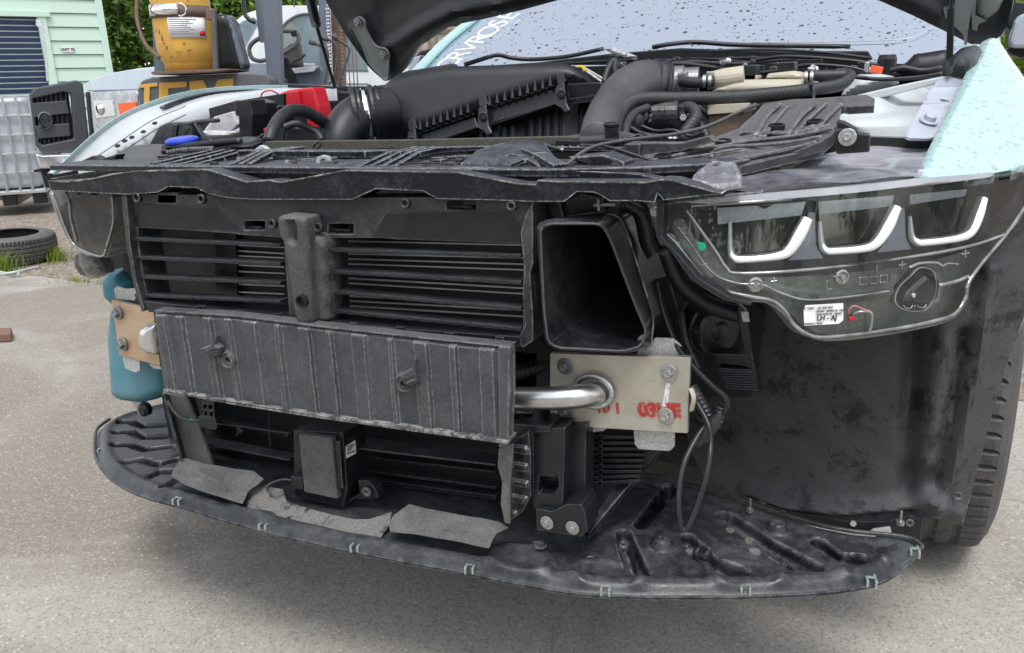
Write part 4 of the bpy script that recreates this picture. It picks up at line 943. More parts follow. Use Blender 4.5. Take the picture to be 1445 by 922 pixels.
# lamp roof
top = slope(.0, .825, .06)
roofp = [(938, 281), (985, 252), (1000, 230), (1012, 224), (1045, 229), (1058, 236), (1120, 226), (1170, 214), (1240, 198), (1278, 197), (1318, 198), (1300, 246), (1180, 258), (1060, 268)]
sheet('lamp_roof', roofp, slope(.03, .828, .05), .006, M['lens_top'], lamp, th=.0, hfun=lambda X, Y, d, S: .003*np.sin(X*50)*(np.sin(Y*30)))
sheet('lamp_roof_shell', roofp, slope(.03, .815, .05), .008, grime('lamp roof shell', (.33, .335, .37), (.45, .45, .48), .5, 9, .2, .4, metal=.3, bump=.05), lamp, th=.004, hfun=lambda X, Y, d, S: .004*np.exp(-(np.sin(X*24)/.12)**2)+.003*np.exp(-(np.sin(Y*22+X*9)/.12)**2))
sheet('lamp_ear', [(972, 258), (988, 238), (1003, 228), (1040, 234), (1048, 250), (1046, 262), (1010, 268)], slope(.03, .838, .12), .003, grime('clear ear plastic', (.16, .16, .175), (.27, .27, .29), .5, 16, .2, .5, edge=1, ecol=(.5, .5, .52)), car, rnd=1, th=.003, bulge=.005, brad=.006, hfun=lambda X, Y, d, S: .004*np.exp(-(segd(X, Y, px2(S, [(990, 250), (1005, 237), (1035, 240), (1042, 256)]))[0]/.004)**2)+.004*np.exp(-(segd(X, Y, px2(S, [(1018, 246), (1022, 254)]))[0]/.006)**2))
# inner edge flange of the lamp
plate('lamp_flange', [(926, 283), (934, 280), (938, 286), (934, 334), (960, 362), (985, 392), (1030, 420), (1060, 428), (1058, 432), (1020, 424), (975, 396), (944, 352), (926, 336)], YP(-.008), .02, M['clean'], car)
# ---- other headlight, seen edge on
l2 = [(70, 268), (90, 262), (104, 262), (160, 274), (166, 300), (162, 315), (158, 345), (152, 364), (140, 362), (110, 350), (96, 335), (80, 300)]
o2 = sheet('headlight', l2, YP(.02), .005, M['lampgrey'], car, rnd=1, th=.10, label='far headlight seen edge on', bulge=.012, brad=.03,
      hfun=lambda X, Y, d, S: .008*np.exp(-(segd(X, Y, px2(S, [(98, 292), (112, 282), (122, 300), (128, 345)]))[0]/.005)**2)-.01*np.where(inpoly(X, Y, px2(S, [(97, 298), (110, 284), (120, 300), (125, 335), (108, 340)])), 1, 0))
sheet('lens_cover', [(72, 268), (92, 264), (160, 275), (162, 315), (152, 364), (110, 352), (94, 335), (80, 300)], YP(-.004), .01, M['lens_dull'], o2, rnd=1, th=0)
sheet('lamp_corner', [(110, 355), (140, 362), (148, 370), (152, 388), (138, 394), (122, 390), (112, 375)], YP(.03), .004, M['lens_dull'], o2, rnd=1, th=.0, bulge=.02, brad=.02)
sheet('lamp_corner_shell', [(115, 358), (140, 364), (146, 372), (149, 386), (138, 391), (124, 387), (115, 374)], YP(.045), .004, M['clearedge'], o2, rnd=1, th=.02)
for l in ([(74, 272), (84, 300), (96, 332), (110, 350), (142, 362), (150, 352)], [(90, 266), (97, 285), (100, 310), (108, 342)], [(158, 276), (160, 312), (150, 350)]):
    tpx('lens_bead', [(x, y, -.006) for x, y in l], 1.6, M['clearedge'], o2, ns=8)
# ================================================================== under the bonnet
def PX(n, pts, y, th, mt, **k): return plate(n, pts, YP(y), th, M[mt], car, **k)
def slab(n, pts, y0, z0, s, mt, step=.008, th=.004, **k): return sheet(n, pts, slope(y0, z0, s), step, M[mt], car, th=th, **k)
# ribs and covers standing on the support deck
def ribarm(L, y0, y1, w, h, mt='ledge', nm='deck_rib'):
    P = [pt(x, y, y0+(y1-y0)*i/(len(L)-1)) for i, (x, y) in enumerate(L)]
    boxes(nm, [bar_between(P[i], P[i+1], w, h) for i in range(len(P)-1)], M[mt], car, bev=.001)
for k in range(4):
    ribarm([(205+k*22, 236), (255+k*20, 224), (300+k*16, 214)], .02, .14, .0035, .004)
for k in range(3):
    ribarm([(328+k*12, 234), (362+k*10, 217), (412+k*8, 210)], .02, .17, .004, .004)
for k in range(4):
    ribarm([(505+k*17, 238), (548+k*14, 218), (588+k*12, 210)], .02, .17, .004, .004)
ribarm([(340, 216), (380, 216), (440, 217), (520, 217), (600, 214)], .10, .15, .012, .005, nm='cross_rail')
PX('cross_rail', [(372, 212), (560, 212), (612, 208), (700, 206), (700, 212), (620, 216), (560, 221), (372, 222)], .15, .02, 'ledge')
PX('striker_hook', [(445, 231), (447, 222), (455, 219), (463, 221), (466, 228), (460, 228), (457, 224), (452, 226), (451, 232)], .05, .006, 'bracket')
# round latch housing
sheet('latch_housing', [(648, 236), (668, 220), (700, 210), (735, 204), (770, 206), (790, 232), (760, 238), (700, 238)], slope(.03, .852, .12), .003, M['ledge'], car, rnd=1, th=.008, bulge=.012, brad=.03)
tpx('latch_cable', [(652, 234, .06), (680, 213, .10), (720, 204, .14), (760, 204, .16), (795, 212, .16)], 2.5, M['ledge'], car)
PX('latch_block', [(706, 222), (720, 217), (742, 220), (742, 230), (706, 231)], .05, .03, 'ledge')
ribarm([(745, 213), (762, 220), (790, 236)], .08, .02, .010, .004); ribarm([(720, 236), (742, 226), (762, 238)], .03, .03, .002, .003)
tpx('release_cable', [(800, 233, .03), (822, 215, .07), (850, 204, .12), (900, 196, .18), (950, 190, .24), (1000, 178, .34), (1050, 155, .5), (1080, 145, .6)], 2.6, M['stalk'], car)
PX('clip_block', [(800, 222), (850, 218), (880, 228), (882, 238), (860, 243), (835, 240), (830, 232)], .05, .05, 'ledge', bev=.003)
PX('clip_block', [(880, 203), (903, 203), (903, 220), (880, 220)], .16, .05, 'dusty', bev=.002); PX('clip_block', [(903, 202), (960, 202), (1000, 192), (1010, 200), (960, 214), (903, 220)], .17, .03, 'dusty')
PX('deck_peg', [(803, 233), (808, 232), (809, 240), (804, 240)], .03, .004, 'clean'); PX('deck_peg', [(1004, 252), (1011, 252), (1010, 262), (1005, 262)], .06, .006, 'clean'); PX('deck_peg', [(979, 250), (995, 249), (995, 256), (980, 257)], .05, .006, 'black')
PX('bulb_cap', [(1022, 262), (1030, 261), (1050, 270), (1048, 275), (1038, 275)], .06, .01, 'black'); tpx('bulb_cap', [(1034, 265, .07), (1052, 267, .075)], 3.5, M['cream'], car)
PX('cowl_edge', [(936, 281), (1010, 276), (1075, 270), (1076, 273), (1010, 280), (936, 290)], .0, .01, 'ledge')
for k, (x, y) in enumerate(((215, 233), (300, 232), (388, 252), (600, 236), (735, 240), (912, 241))):
    PX('deck_clip', [(x-5, y-3), (x+5, y-3), (x+6, y+2), (x-5, y+2)], .02, .006, 'clean')
# big dusty corner duct cover on the right
def ductc(X, Y, d, S):
    h = .002*np.sin(X*14+1)+.0008*np.sin(Y*40)*np.sin(X*31)
    for l, w_, a in (([(915, 225), (990, 210), (1060, 195), (1150, 180)], .008, .008), ([(1000, 222), (1060, 212), (1150, 192)], .006, -.006), ([(1080, 185), (1095, 165), (1125, 152)], .008, .005), ([(1145, 185), (1165, 165), (1190, 148)], .007, .004), ([(1060, 188), (1100, 186), (1140, 186)], .004, -.008)):
        h = h+a*.55*np.exp(-(segd(X, Y, px2(S, l))[0]/w_)**4)
    return h
DCS = slope(.10, .842, .17)
slab('duct_cover', [(905, 236), (909, 226), (917, 217), (994, 201), (1043, 183), (1062, 165), (1078, 148), (1120, 141), (1222, 132), (1235, 138), (1234, 147), (1187, 150), (1185, 168), (1176, 178), (1178, 190), (1158, 207), (1110, 219), (1060, 232), (1000, 242), (950, 240)], .10, .842, .17, 'dusty', step=.007, th=.012, hfun=ductc, holes=[[(1088, 168), (1094, 157), (1101, 155), (1100, 162), (1094, 172)]])
PX('duct_wall', [(1000, 236), (1060, 226), (1120, 214), (1158, 200), (1178, 186), (1180, 200), (1165, 213), (1120, 226), (1060, 240), (1000, 246)], .20, .02, 'dusty')
# corner duct cover on the left
slab('duct_cover', [(160, 224), (168, 214), (190, 205), (225, 203), (240, 208), (262, 212), (300, 210), (300, 222), (240, 232), (190, 234), (166, 232)], .08, .848, .1, 'dusty', step=.007, th=.03, rnd=1)
PX('sensor_housing', [(209, 205), (224, 178), (235, 173), (274, 172), (268, 205), (240, 205)], .34, .03, 'dusty', bev=.004); PX('housing_rib', [(238, 204), (244, 176), (250, 176), (246, 204)], .335, .008, 'black', bev=.002)
PX('housing_slot', [(248, 196), (262, 178), (268, 180), (256, 198)], .338, .01, 'clean', bev=.003)
tpx('hood_lever', [(262, 176, .35), (280, 172, .33), (308, 170, .31)], 3, M['clean'], car); tpx('hood_lever', [(277, 176, .33), (290, 195, .3), (300, 199, .3)], 3, M['clean'], car)
PX('plastic_film', [(285, 185), (300, 165), (330, 157), (333, 165), (338, 175), (330, 184), (300, 190)], .42, .03, 'film', bev=.006)
sheet('plastic_film', [(280, 192), (288, 184), (330, 185), (342, 178), (345, 190), (310, 196)], YP(.40), .004, M['film'], car, rnd=1, bulge=.02, brad=.02, th=.004)
lathe('washer_cap', pt(257, 199, .20), (0, -.12, 1), [(.030, -.002), (.030, .003), (.024, .006), (.008, .007), (0, .007)], M['blue'], car, ns=32, bev=.001)
tpx('filler_neck', [(238, 206, .19), (240, 203, .2), (243, 198, .21)], 4, M['bracket'], car)
tpx('hose', [(232, 215, .17), (235, 208, .18), (262, 207, .18), (300, 203, .19), (340, 199, .2)], 5, M['clean'], car); tpx('hose', [(236, 216, .15), (260, 212, .16), (300, 210, .17)], 3.5, M['dusty'], car, ribs=.006)
PX('fuse_box', [(330, 142), (351, 141), (356, 162), (355, 193), (338, 193), (336, 165), (331, 162)], .38, .05, 'clean', bev=.003); PX('fuse_box', [(353, 140), (370, 146), (372, 170), (362, 186), (357, 175)], .42, .05, 'clean', bev=.003)
PX('fuse_box', [(372, 150), (392, 150), (394, 180), (376, 182)], .46, .05, 'black', bev=.002)
for k in range(5): tpx('relay_cable', [(340+k*9, 196+k % 2*2, .3), (352+k*9, 200, .28), (365+k*10, 205, .27)], 2.2, M['clean'], car)
lathe('pump_body', pt(348, 208, .22), (.1, -.2, 1), [(.03, -.03), (.032, -.01), (.028, .0), (.03, .01), (.02, .014), (0, .014)], M['clean'], car, bev=.001)
PX('white_tab', [(356, 213), (367, 205), (372, 207), (380, 213)], .2, .01, 'film')
# battery positive cover, red
PX('terminal_cover', [(393, 132), (407, 127), (441, 123), (449, 150), (453, 174), (452, 182), (434, 183), (432, 170), (432, 153), (420, 152), (394, 156)], .62, .05, 'red', bev=.006)
PX('terminal_cover_fold', [(407, 130), (421, 128), (424, 150), (410, 154)], .612, .006, 'red', bev=.002)
tpx('cover_strap', [(393, 133, .6), (382, 128, .59), (371, 131, .58), (368, 139, .58), (371, 146, .58)], 1.1, M['red'], car); lathe('strap_loop', pt(372, 149, .58), (0, -1, 0), [(.007, 0), (.007, .003), (.003, .003), (.003, 0)], M['red'], car, ns=14)
PX('battery_tray', [(395, 150), (455, 145), (462, 190), (455, 200), (395, 200)], .72, .12, 'clean')
tpx('coolant_hose', [(379, 200, .24), (385, 182, .26), (396, 166, .3), (412, 156, .36), (432, 158, .42), (450, 168, .46), (466, 180, .5)], 8.5, M['rubber'], car)
tpx('coolant_hose', [(400, 180, .4), (420, 175, .42), (445, 186, .44), (455, 198, .44)], 5, M['rubber'], car)
PX('engine_clutter', [(402, 190), (412, 182), (432, 180), (448, 190), (450, 200), (400, 200)], .48, .06, 'clean', bev=.004)
PX('plug_red', [(371, 182), (377, 179), (379, 184), (373, 188)], .36, .01, 'red'); PX('plug_cream', [(370, 190), (378, 186), (379, 200), (372, 200)], .36, .012, 'cream')
# dark engine bay backing and side walls
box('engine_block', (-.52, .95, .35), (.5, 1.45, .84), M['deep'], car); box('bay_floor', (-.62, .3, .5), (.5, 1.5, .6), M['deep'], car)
PX('bay_wall', [(395, 118), (470, 122), (560, 122), (552, 150), (520, 200), (395, 200)], 1.05, .02, 'clean')
for (x0, x1) in ((498, 510), (514, 522), (530, 556)): PX('wall_panel', [(x0, 126), (x1, 126), (x1, 144), (x0+2, 146)], 1.03, .02, 'black')
# foam seal over the radiator
PX('foam_seal', [(373, 200), (560, 198), (790, 193), (812, 194), (812, 204), (690, 208), (560, 210), (374, 213)], .22, .018, 'seal', bev=.002)
tpx('clip_ring', [(441, 212, .2), (444, 204, .2), (451, 200, .2), (452, 206, .2), (446, 210, .2)], 1.6, M['clean'], car)
# intake elbow and clamp
e = tpx('intake_elbow', [(474, 222, .46), (478, 200, .47), (489, 178, .5), (506, 166, .54), (526, 161, .58), (548, 157, .62)], [20, 24, 28, 31, 32, 32], M['airbox'], car, ns=28, n=10)
def ringpx(nm, x, y, yy, n, rpx, h, mt, par=None):
    c = pt(x, y, yy); r = rpx*((c-CAM)@FW)/F_PX; return lathe(nm, c, n, [(r*.97, -h), (r, -h), (r*1.03, -h*.6), (r*1.03, h*.6), (r, h), (r*.97, h)], M[mt], par or car, ns=40, smooth=False)
_ax = nrm(CR*.95+FW*.12+CU*.18)
ringpx('elbow_bead', 503, 163, .535, _ax, 38, .006, 'airbox', e); ringpx('elbow_bead', 510, 162, .548, _ax, 37, .004, 'clean', e); ringpx('hose_clamp', 518, 161, .56, _ax, 35.5, .0055, 'chrome', e); ringpx('elbow_bead', 528, 160, .58, _ax, 38, .005, 'airbox', e); ringpx('elbow_bead', 536, 159, .60, _ax, 36, .004, 'clean', e)
# air filter box
AB = Plane((0, .72, .93), (1, .12, 0), (0, .35, 1))
top_ = [(533, 198), (531, 160), (536, 136), (560, 118), (600, 104), (640, 97), (700, 95), (790, 92), (812, 94), (826, 103), (838, 120), (832, 126), (790, 136), (680, 170), (600, 198)]
ab = sheet('air_filter_box', top_, AB, .006, M['airbox'], car, rnd=1, bulge=.05, brad=.035, th=.08)
sheet('filter_box_base', [(585, 200), (680, 172), (800, 132), (850, 128), (852, 140), (838, 180), (838, 205), (590, 206)], AB.off(-.02), .006, M['clean'], ab, th=.06, hfun=lambda X, Y, d, S: .006*(np.sin(X*2*math.pi/.019) > .75)*(d > .004))
def abp(l, d=0): S = AB.off(d); return [S.at(*map(np.array, S.to(x, y)))[0] for x, y in l]
for l, hw, hh in (([(590, 192), (670, 165), (675, 180), (596, 206)], 0, 0), ([(690, 155), (785, 124), (788, 145), (692, 174)], 0, 0)):
    plate('box_flange', l, AB.off(.035), .03, M['clean'], ab, bev=.002)
for a, b in (((588, 190), (670, 161)), ((690, 153), (783, 121)), ((600, 205), (672, 180)), ((694, 176), (786, 146))):
    p, q = abp([a, b], .04); boxes('flange_edge', [bar_between(p, q, .002, .0015)], M['airbox'], ab, bev=.0006)
for k in range(9):
    for (x0, y0, dx, dy) in ((592, 180, 9.6, -3.4), (690, 146, 10.7, -3.4)):
        x = x0+dx*k; y = y0+dy*k
        if x > 664 and x0 < 600: continue
        plate('filter_box_rib', [(x, y-12), (x+1.4, y-12), (x+3, y+3), (x-1.5, y+3)], AB.off(.062), .03, M['airbox'], ab, bev=.0005)
for x, y in ((577, 184), (677, 150), (787, 118)):
    cpx = [(x-2, y+2), (x+9, y-3), (x+13, y+28), (x+18, y+38), (x+10, y+42), (x+4, y+34), (x-4, y+30)]
    plate('box_clip', cpx, AB.off(.062), .014, M['clean'], ab, bev=.003); plate('box_clip', [(x-2, y-14), (x+7, y-17), (x+12, y-3), (x, y+1)], AB.off(.056), .006, M['clean'], ab, bev=.001)
    q = abp([(x+5, y+14)], .066)[0]; lathe('clip_pivot', q, -_F*-1 if 0 else (0.3, -1, .1), [(.010, 0), (.010, .003), (.006, .004), (.005, .001), (0, .001)], M['airbox'], ab, ns=18)
PX('box_outlet', [(798, 118), (850, 116), (854, 134), (848, 142), (800, 140)], .70, .08, 'clean', bev=.005)
PX('outlet_flange', [(800, 140), (842, 134), (848, 142), (802, 148)], .69, .05, 'black', bev=.002)
sheet('inlet_nozzle', [(528, 165), (560, 152), (572, 175), (560, 190), (530, 198)], AB.off(.01), .005, M['airbox'], car, rnd=1, bulge=.015, brad=.02, th=.03)
PX('yellow_clip', [(812, 95), (818, 92), (824, 94), (826, 101), (823, 101), (820, 96)], .85, .01, 'yellow_clip')
tpx('loom_tube', [(852, 117, .8), (858, 98, .82), (865, 86, .84), (869, 88, .84), (868, 100, .82), (880, 112, .8)], 4, M['rubber'], car)
tpx('wire', [(826, 97, .86), (845, 108, .84), (862, 118, .8)], 1.6, M['cream'], car); tpx('wire', [(828, 101, .84), (850, 116, .8)], 1.6, M['film'], car)
# large curved turbo hose
t = tpx('turbo_hose', [(843, 198, .30), (850, 172, .36), (863, 149, .44), (882, 128, .52), (904, 116, .58), (928, 115, .62)], [26, 26, 27, 29, 29, 28], M['silver_rubber'], car, ns=36, n=12)
_ax = nrm(CR*.93+FW*.2+CU*-.1)
ringpx('hose_collar', 921, 115, .61, _ax, 30.5, .004, 'clean', t); ringpx('hose_collar', 930, 116, .625, _ax, 31, .006, 'airbox', t); ringpx('hose_collar', 937, 116, .635, _ax, 29, .004, 'clean', t)
lathe('throttle_body', pt(950, 118, .74), (1, .15, 0), [(.030, -.05), (.030, 0), (.034, .002), (.034, .02), (.03, .022), (.03, .05), (0, .05)], M['greybolt'], car, ns=28)
PX('throttle_motor', [(955, 103), (968, 101), (970, 128), (956, 130)], .70, .03, 'greybolt', bev=.003)
lathe('hose_nut', pt(936, 99, .68), (0, -1, .3), [(.010, 0), (.010, .006), (.006, .010), (0, .010)], M['bracket'], car, ns=16)
# long braided hose crossing to the right
L = [(868, 200, .33), (868, 180, .36), (874, 160, .40), (888, 146, .44), (910, 140, .47), (960, 139, .50), (1030, 138, .54), (1090, 133, .58), (1150, 126, .62), (1185, 120, .66), (1200, 108, .7), (1195, 103, .72), (1180, 103, .72)]
tpx('braided_hose', L, [9, 9.5, 10, 10, 9.5, 9, 9.5, 9.5, 9, 8.5, 7, 6.5, 6.5], M['rubber'], car, ribs=.0045, ribh=.03, ns=18)
tpx('braided_hose', [(882, 200, .35), (884, 178, .38), (895, 160, .43), (915, 152, .46)], 6, M['rubber'], car)
tpx('heater_hose', [(960, 115, .7), (980, 117, .69), (1008, 115, .69)], 7.5, M['rubber'], car); tpx('heater_hose', [(1135, 108, .7), (1160, 107, .7), (1195, 106, .71)], 7.5, M['rubber'], car)
for x, y in ((994, 113), (1002, 113), (1137, 108), (1145, 108)): ringpx('hose_clamp', x, y+2, .69, (1, .1, 0), 9, .003, 'steel')
PX('clamp_screw', [(996, 101), (1007, 101), (1007, 108), (997, 108)], .69, .012, 'steel', bev=.002); PX('clamp_screw', [(1139, 95), (1150, 96), (1149, 101), (1140, 100)], .69, .012, 'steel', bev=.002)
lathe('reservoir_neck', pt(1020, 112, .72), (1, .1, .1), [(.016, -.03), (.02, .0), (.02, .04), (0, .04)], M['cream'], car, ns=20)
sheet('expansion_tank', [(1004, 128), (1012, 120), (1040, 113), (1090, 112), (1150, 112), (1150, 135), (1090, 136), (1004, 134)], YP(.72), .004, M['cream'], car, rnd=1, bulge=.02, brad=.02, th=.08)
PX('reservoir_body', [(998, 148), (1055, 146), (1055, 158), (998, 162)], .52, .1, 'cream', bev=.002); PX('reservoir_body', [(1000, 160), (1050, 157), (1042, 190), (1000, 196)], .53, .1, 'brownbox')
for x0, x1, yt, yb in ((1040, 1068, 92, 114), (1042, 1070, 107, 112), (1098, 1122, 88, 100)):
    PX('reservoir_cap', [(x0, yt), (x1, yt-1), (x1, yb), (x0, yb)], .76, .05, 'clean' if yt != 107 else 'cream', bev=.003)
sheet('reservoir_shoulder', [(1080, 112), (1084, 104), (1120, 100), (1135, 103), (1135, 114)], YP(.74), .004, M['cream'], car, rnd=1, bulge=.015, brad=.015, th=.04)
tpx('hose_clip', [(1143, 118, .6), (1148, 126, .6), (1148, 140, .58)], 2.2, M['clean'], car)
# alternator-like cluster under the hose
lathe('actuator', pt(932, 167, .5), (1, .2, 0), [(.0, -.04), (.034, -.04), (.036, -.03), (.036, .03), (.03, .034), (.03, .045), (0, .045)], M['black'], car, ns=30, bev=.002)
for x, y in ((918, 156), (918, 163), (930, 153), (938, 153), (917, 170)): lathe('actuator_hole', pt(x, y, .462), (0, -1, .3), [(.003, 0), (.003, .001), (0, .001)], M['dusty'], car, ns=10)
PX('actuator_bracket', [(950, 148), (964, 148), (966, 190), (952, 190)], .48, .03, 'clean', bev=.003); lathe('pulley_nut', pt(965, 166, .47), (0, -1, .1), [(.006, 0), (.006, .006), (0, .006)], M['steel'], car, ns=6)
tpx('cooling_hose', [(960, 155, .5), (975, 152, .48), (982, 165, .45), (968, 185, .42), (962, 198, .4)], 8, M['rubber'], car, ribs=.008, ribh=.06); tpx('cooling_hose', [(975, 165, .48), (990, 180, .46), (998, 195, .45)], 6, M['rubber'], car)
lathe('small_pulley', pt(905, 165, .46), (0.2, -1, .2), [(.012, 0), (.012, .012), (.006, .013), (.005, .006), (0, .006)], M['clean'], car, ns=20)
lathe('ball_fitting', pt(893, 168, .44), (0, -.6, .6), [(.018, -.02), (.018, .0), (.012, .012), (0, .015)], M['rubber'], car, ns=20, smooth=True)
for k in range(5): tpx('loom_loop', [(893+k*12, 196, .3), (898+k*12, 191, .3), (905+k*12, 192, .3), (909+k*12, 197, .3)], 2.2, M['rubber'], car)
for x in (942, 948): PX('white_tab', [(x, 194), (x+5, 193), (x+7, 196), (x+2, 197)], .28, .003, 'white')
# radiator cap area and shroud
lathe('pressure_cap', pt(863, 180, .26), (0, -.1, 1), [(.011, -.02), (.011, .0), (.012, .004), (.012, .007), (0, .007)], M['clean'], car, ns=20, bev=.001)
slab('fan_shroud', [(785, 205), (800, 192), (850, 184), (880, 186), (900, 190), (870, 198), (820, 205)], .20, .865, .12, 'ledge', step=.005, rnd=1)
PX('shroud_edge', [(783, 198), (820, 199), (866, 196), (866, 201), (820, 206), (784, 204)], .205, .02, 'clean')
for k in range(6): tpx('shroud_fin', [(792+k*10, 212, .19), (794+k*11, 207, .2)], 1.6, M['bracket'], car)
PX('front_rail', [(765, 207), (880, 208), (880, 214), (765, 213)], .16, .01, 'ledge')
# far side clutter below the windscreen: cowl, wipers, pipes
CW = YP(1.40)
PX('cowl_panel', [(540, 130), (600, 108), (700, 98), (850, 93), (1000, 88), (1200, 86), (1300, 92), (1345, 100), (1345, 140), (540, 140)], 1.5, .06, 'clean')
PX('cowl_panel', [(700, 92), (760, 88), (860, 76), (960, 68), (1100, 72), (1225, 72), (1232, 84), (1200, 92), (1000, 92), (860, 92)], 1.6, .04, 'clean', bev=.004)
sheet('cowl_cover', [(1275, 92), (1290, 77), (1335, 70), (1345, 80), (1345, 118), (1280, 112), (1262, 100)], YP(1.3), .006, M['airbox'], car, bulge=.03, brad=.04, th=.02)
for l, y, r in (([(920, 92), (1000, 84), (1100, 82), (1200, 88), (1260, 96)], 1.2, 2.2), ([(1060, 86), (1110, 80), (1200, 86), (1250, 94)], 1.1, 3), ([(880, 100), (960, 92), (1060, 90)], 1.2, 2), ([(760, 96), (820, 88), (860, 86)], 1.4, 1.6), ([(955, 100), (960, 84), (1000, 83), (1060, 88)], 1.15, 1.2)):
    tpx('cowl_pipe', [(a, b, y) for a, b in l], r, M['clean'], car)
for x0, x1, yt, yb in ((1005, 1040, 95, 104), (1060, 1078, 92, 100), (1125, 1160, 84, 92), (860, 870, 78, 88), (1210, 1222, 88, 98), (1228, 1240, 90, 100)):
    PX('cowl_bracket', rect(x0, yt, x1, yb), 1.0, .02, 'black')
lathe('cap_black', pt(1252, 84, 1.1), (0, 0, 1), [(.02, -.03), (.02, 0), (.017, .01), (0, .01)], M['clean'], car, ns=20, bev=.001)
PX('orange_connector', [(1229, 92), (1247, 95), (1244, 105), (1228, 102)], .85, .01, 'orange'); tpx('steel_stud', [(1222, 102, .85), (1224, 88, .85)], 3.5, M['steel'], car)
def wiper(nm, l, y): 
    P = [pt(a, b, y+.02*i) for i, (a, b) in enumerate(l)]
    return tube(nm, P, .007, M['clean'], car, ns=8)
wiper('wiper', [(655, 92), (680, 84), (702, 78), (722, 82), (752, 84), (800, 80), (852, 69)], 1.62)
wiper('wiper', [(920, 67), (950, 62), (985, 60), (1050, 64), (1200, 66)], 1.62)
tpx('wiper_blade', [(655, 90, 1.6), (690, 79, 1.62)], 3.4, M['clean'], car, flat=.5); tpx('wiper_blade', [(920, 66, 1.6), (975, 60, 1.62)], 4, M['clean'], car, flat=.5)
sheet('loose_tape', [(850, 68), (862, 66), (885, 74), (900, 80), (890, 83), (868, 78)], YP(1.55), .006, M['film'], car, rnd=1, bulge=.01, brad=.02)
tpx('bonnet_cable', [(545, 130, .9), (570, 112, 1.0), (600, 106, 1.1), (640, 99, 1.3)], 9, M['rubber'], car)
# inner wing, fender flange and strut tower on the right
slab('inner_wing', [(1160, 150), (1240, 137), (1300, 120), (1330, 110), (1318, 135), (1296, 165), (1278, 193), (1240, 192), (1200, 190), (1178, 178)], .45, .845, .16, 'primer', step=.01, th=.01, hfun=lambda X, Y, d, S: .02*np.exp(-(segd(X, Y, px2(S, [(1180, 160), (1230, 155), (1290, 130)]))[0]/.02)**2)-.015*np.exp(-(segd(X, Y, px2(S, [(1220, 172), (1270, 172)]))[0]/.02)**2))
sheet('strut_tower', [(1185, 138), (1195, 120), (1210, 105), (1240, 104), (1262, 108), (1270, 118), (1230, 130)], YP(.95), .006, M['primer'], car, rnd=1, bulge=.05, brad=.05, th=.02)
PX('tower_rail', [(1178, 142), (1262, 122), (1330, 108), (1345, 108), (1325, 118), (1262, 134), (1235, 140), (1190, 152)], .75, .03, 'primer', bev=.004)
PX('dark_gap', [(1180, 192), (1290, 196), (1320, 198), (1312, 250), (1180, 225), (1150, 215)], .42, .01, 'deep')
PX('wing_bracket', [(1176, 186), (1184, 182), (1210, 184), (1212, 188), (1228, 190), (1227, 215), (1180, 218)], .17, .02, 'clean', bev=.002)
PX('wing_bracket', [(1180, 170), (1190, 172), (1212, 184), (1182, 184)], .19, .03, 'clean', bev=.002)
bolt('bolt', pt(1196, 194, .168), (-.1, -1, .1), .0055, M['steel'], car, 2.0)
A_ = pt(1290, 250, .2); B_ = pt(1440, 238, .34); C_ = pt(1390, 65, .9)
FP = P3(A_, B_, C_)
sheet('fender_flange', [(1278, 195), (1281, 186), (1300, 150), (1313, 128), (1325, 111), (1340, 108), (1364, 111), (1340, 150), (1317, 196)], FP.off(-.012), .005, M['lavender'], car, rnd=1, th=.004, holes=[[(1326, 140), (1340, 140), (1340, 144), (1324, 144)], [(1306, 162), (1321, 161), (1321, 165), (1305, 166)]],
      hfun=lambda X, Y, d, S: .005*np.exp(-(segd(X, Y, px2(S, [(1300, 152), (1340, 150)]))[0]/.006)**2)+.004*np.exp(-(segd(X, Y, px2(S, [(1318, 126), (1352, 126)]))[0]/.006)**2))
p = FP.off(-.010).at(*map(np.array, FP.off(-.010).to(1310, 172)))[0]; bolt('bolt', p, FP.n, .009, M['lavender'], car, 1.5)
sheet('rubber_cover', [(1338, 84), (1352, 72), (1372, 68), (1386, 76), (1378, 92), (1366, 96), (1350, 92), (1342, 100)], FP.off(.01), .004, M['airbox'], car, rnd=1, bulge=.012, brad=.02, th=.01)
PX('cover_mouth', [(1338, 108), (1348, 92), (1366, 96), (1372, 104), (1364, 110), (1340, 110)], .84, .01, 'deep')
fnd = sheet('fender', [(1290, 250), (1294, 244), (1330, 170), (1372, 85), (1382, 66), (1390, 62), (1400, 62), (1410, 70), (1425, 92), (1445, 118), (1520, 230), (1560, 262), (1460, 238), (1420, 246), (1360, 252)], FP, .006, M['paint'], car, th=.0025, bulge=.006, brad=.02,
      hfun=lambda X, Y, d, S: .010*np.exp(-(segd(X, Y, px2(S, [(1396, 66), (1420, 140), (1445, 235)]))[0]/.05)**2), label='wet mint fender tip beaded with rain')
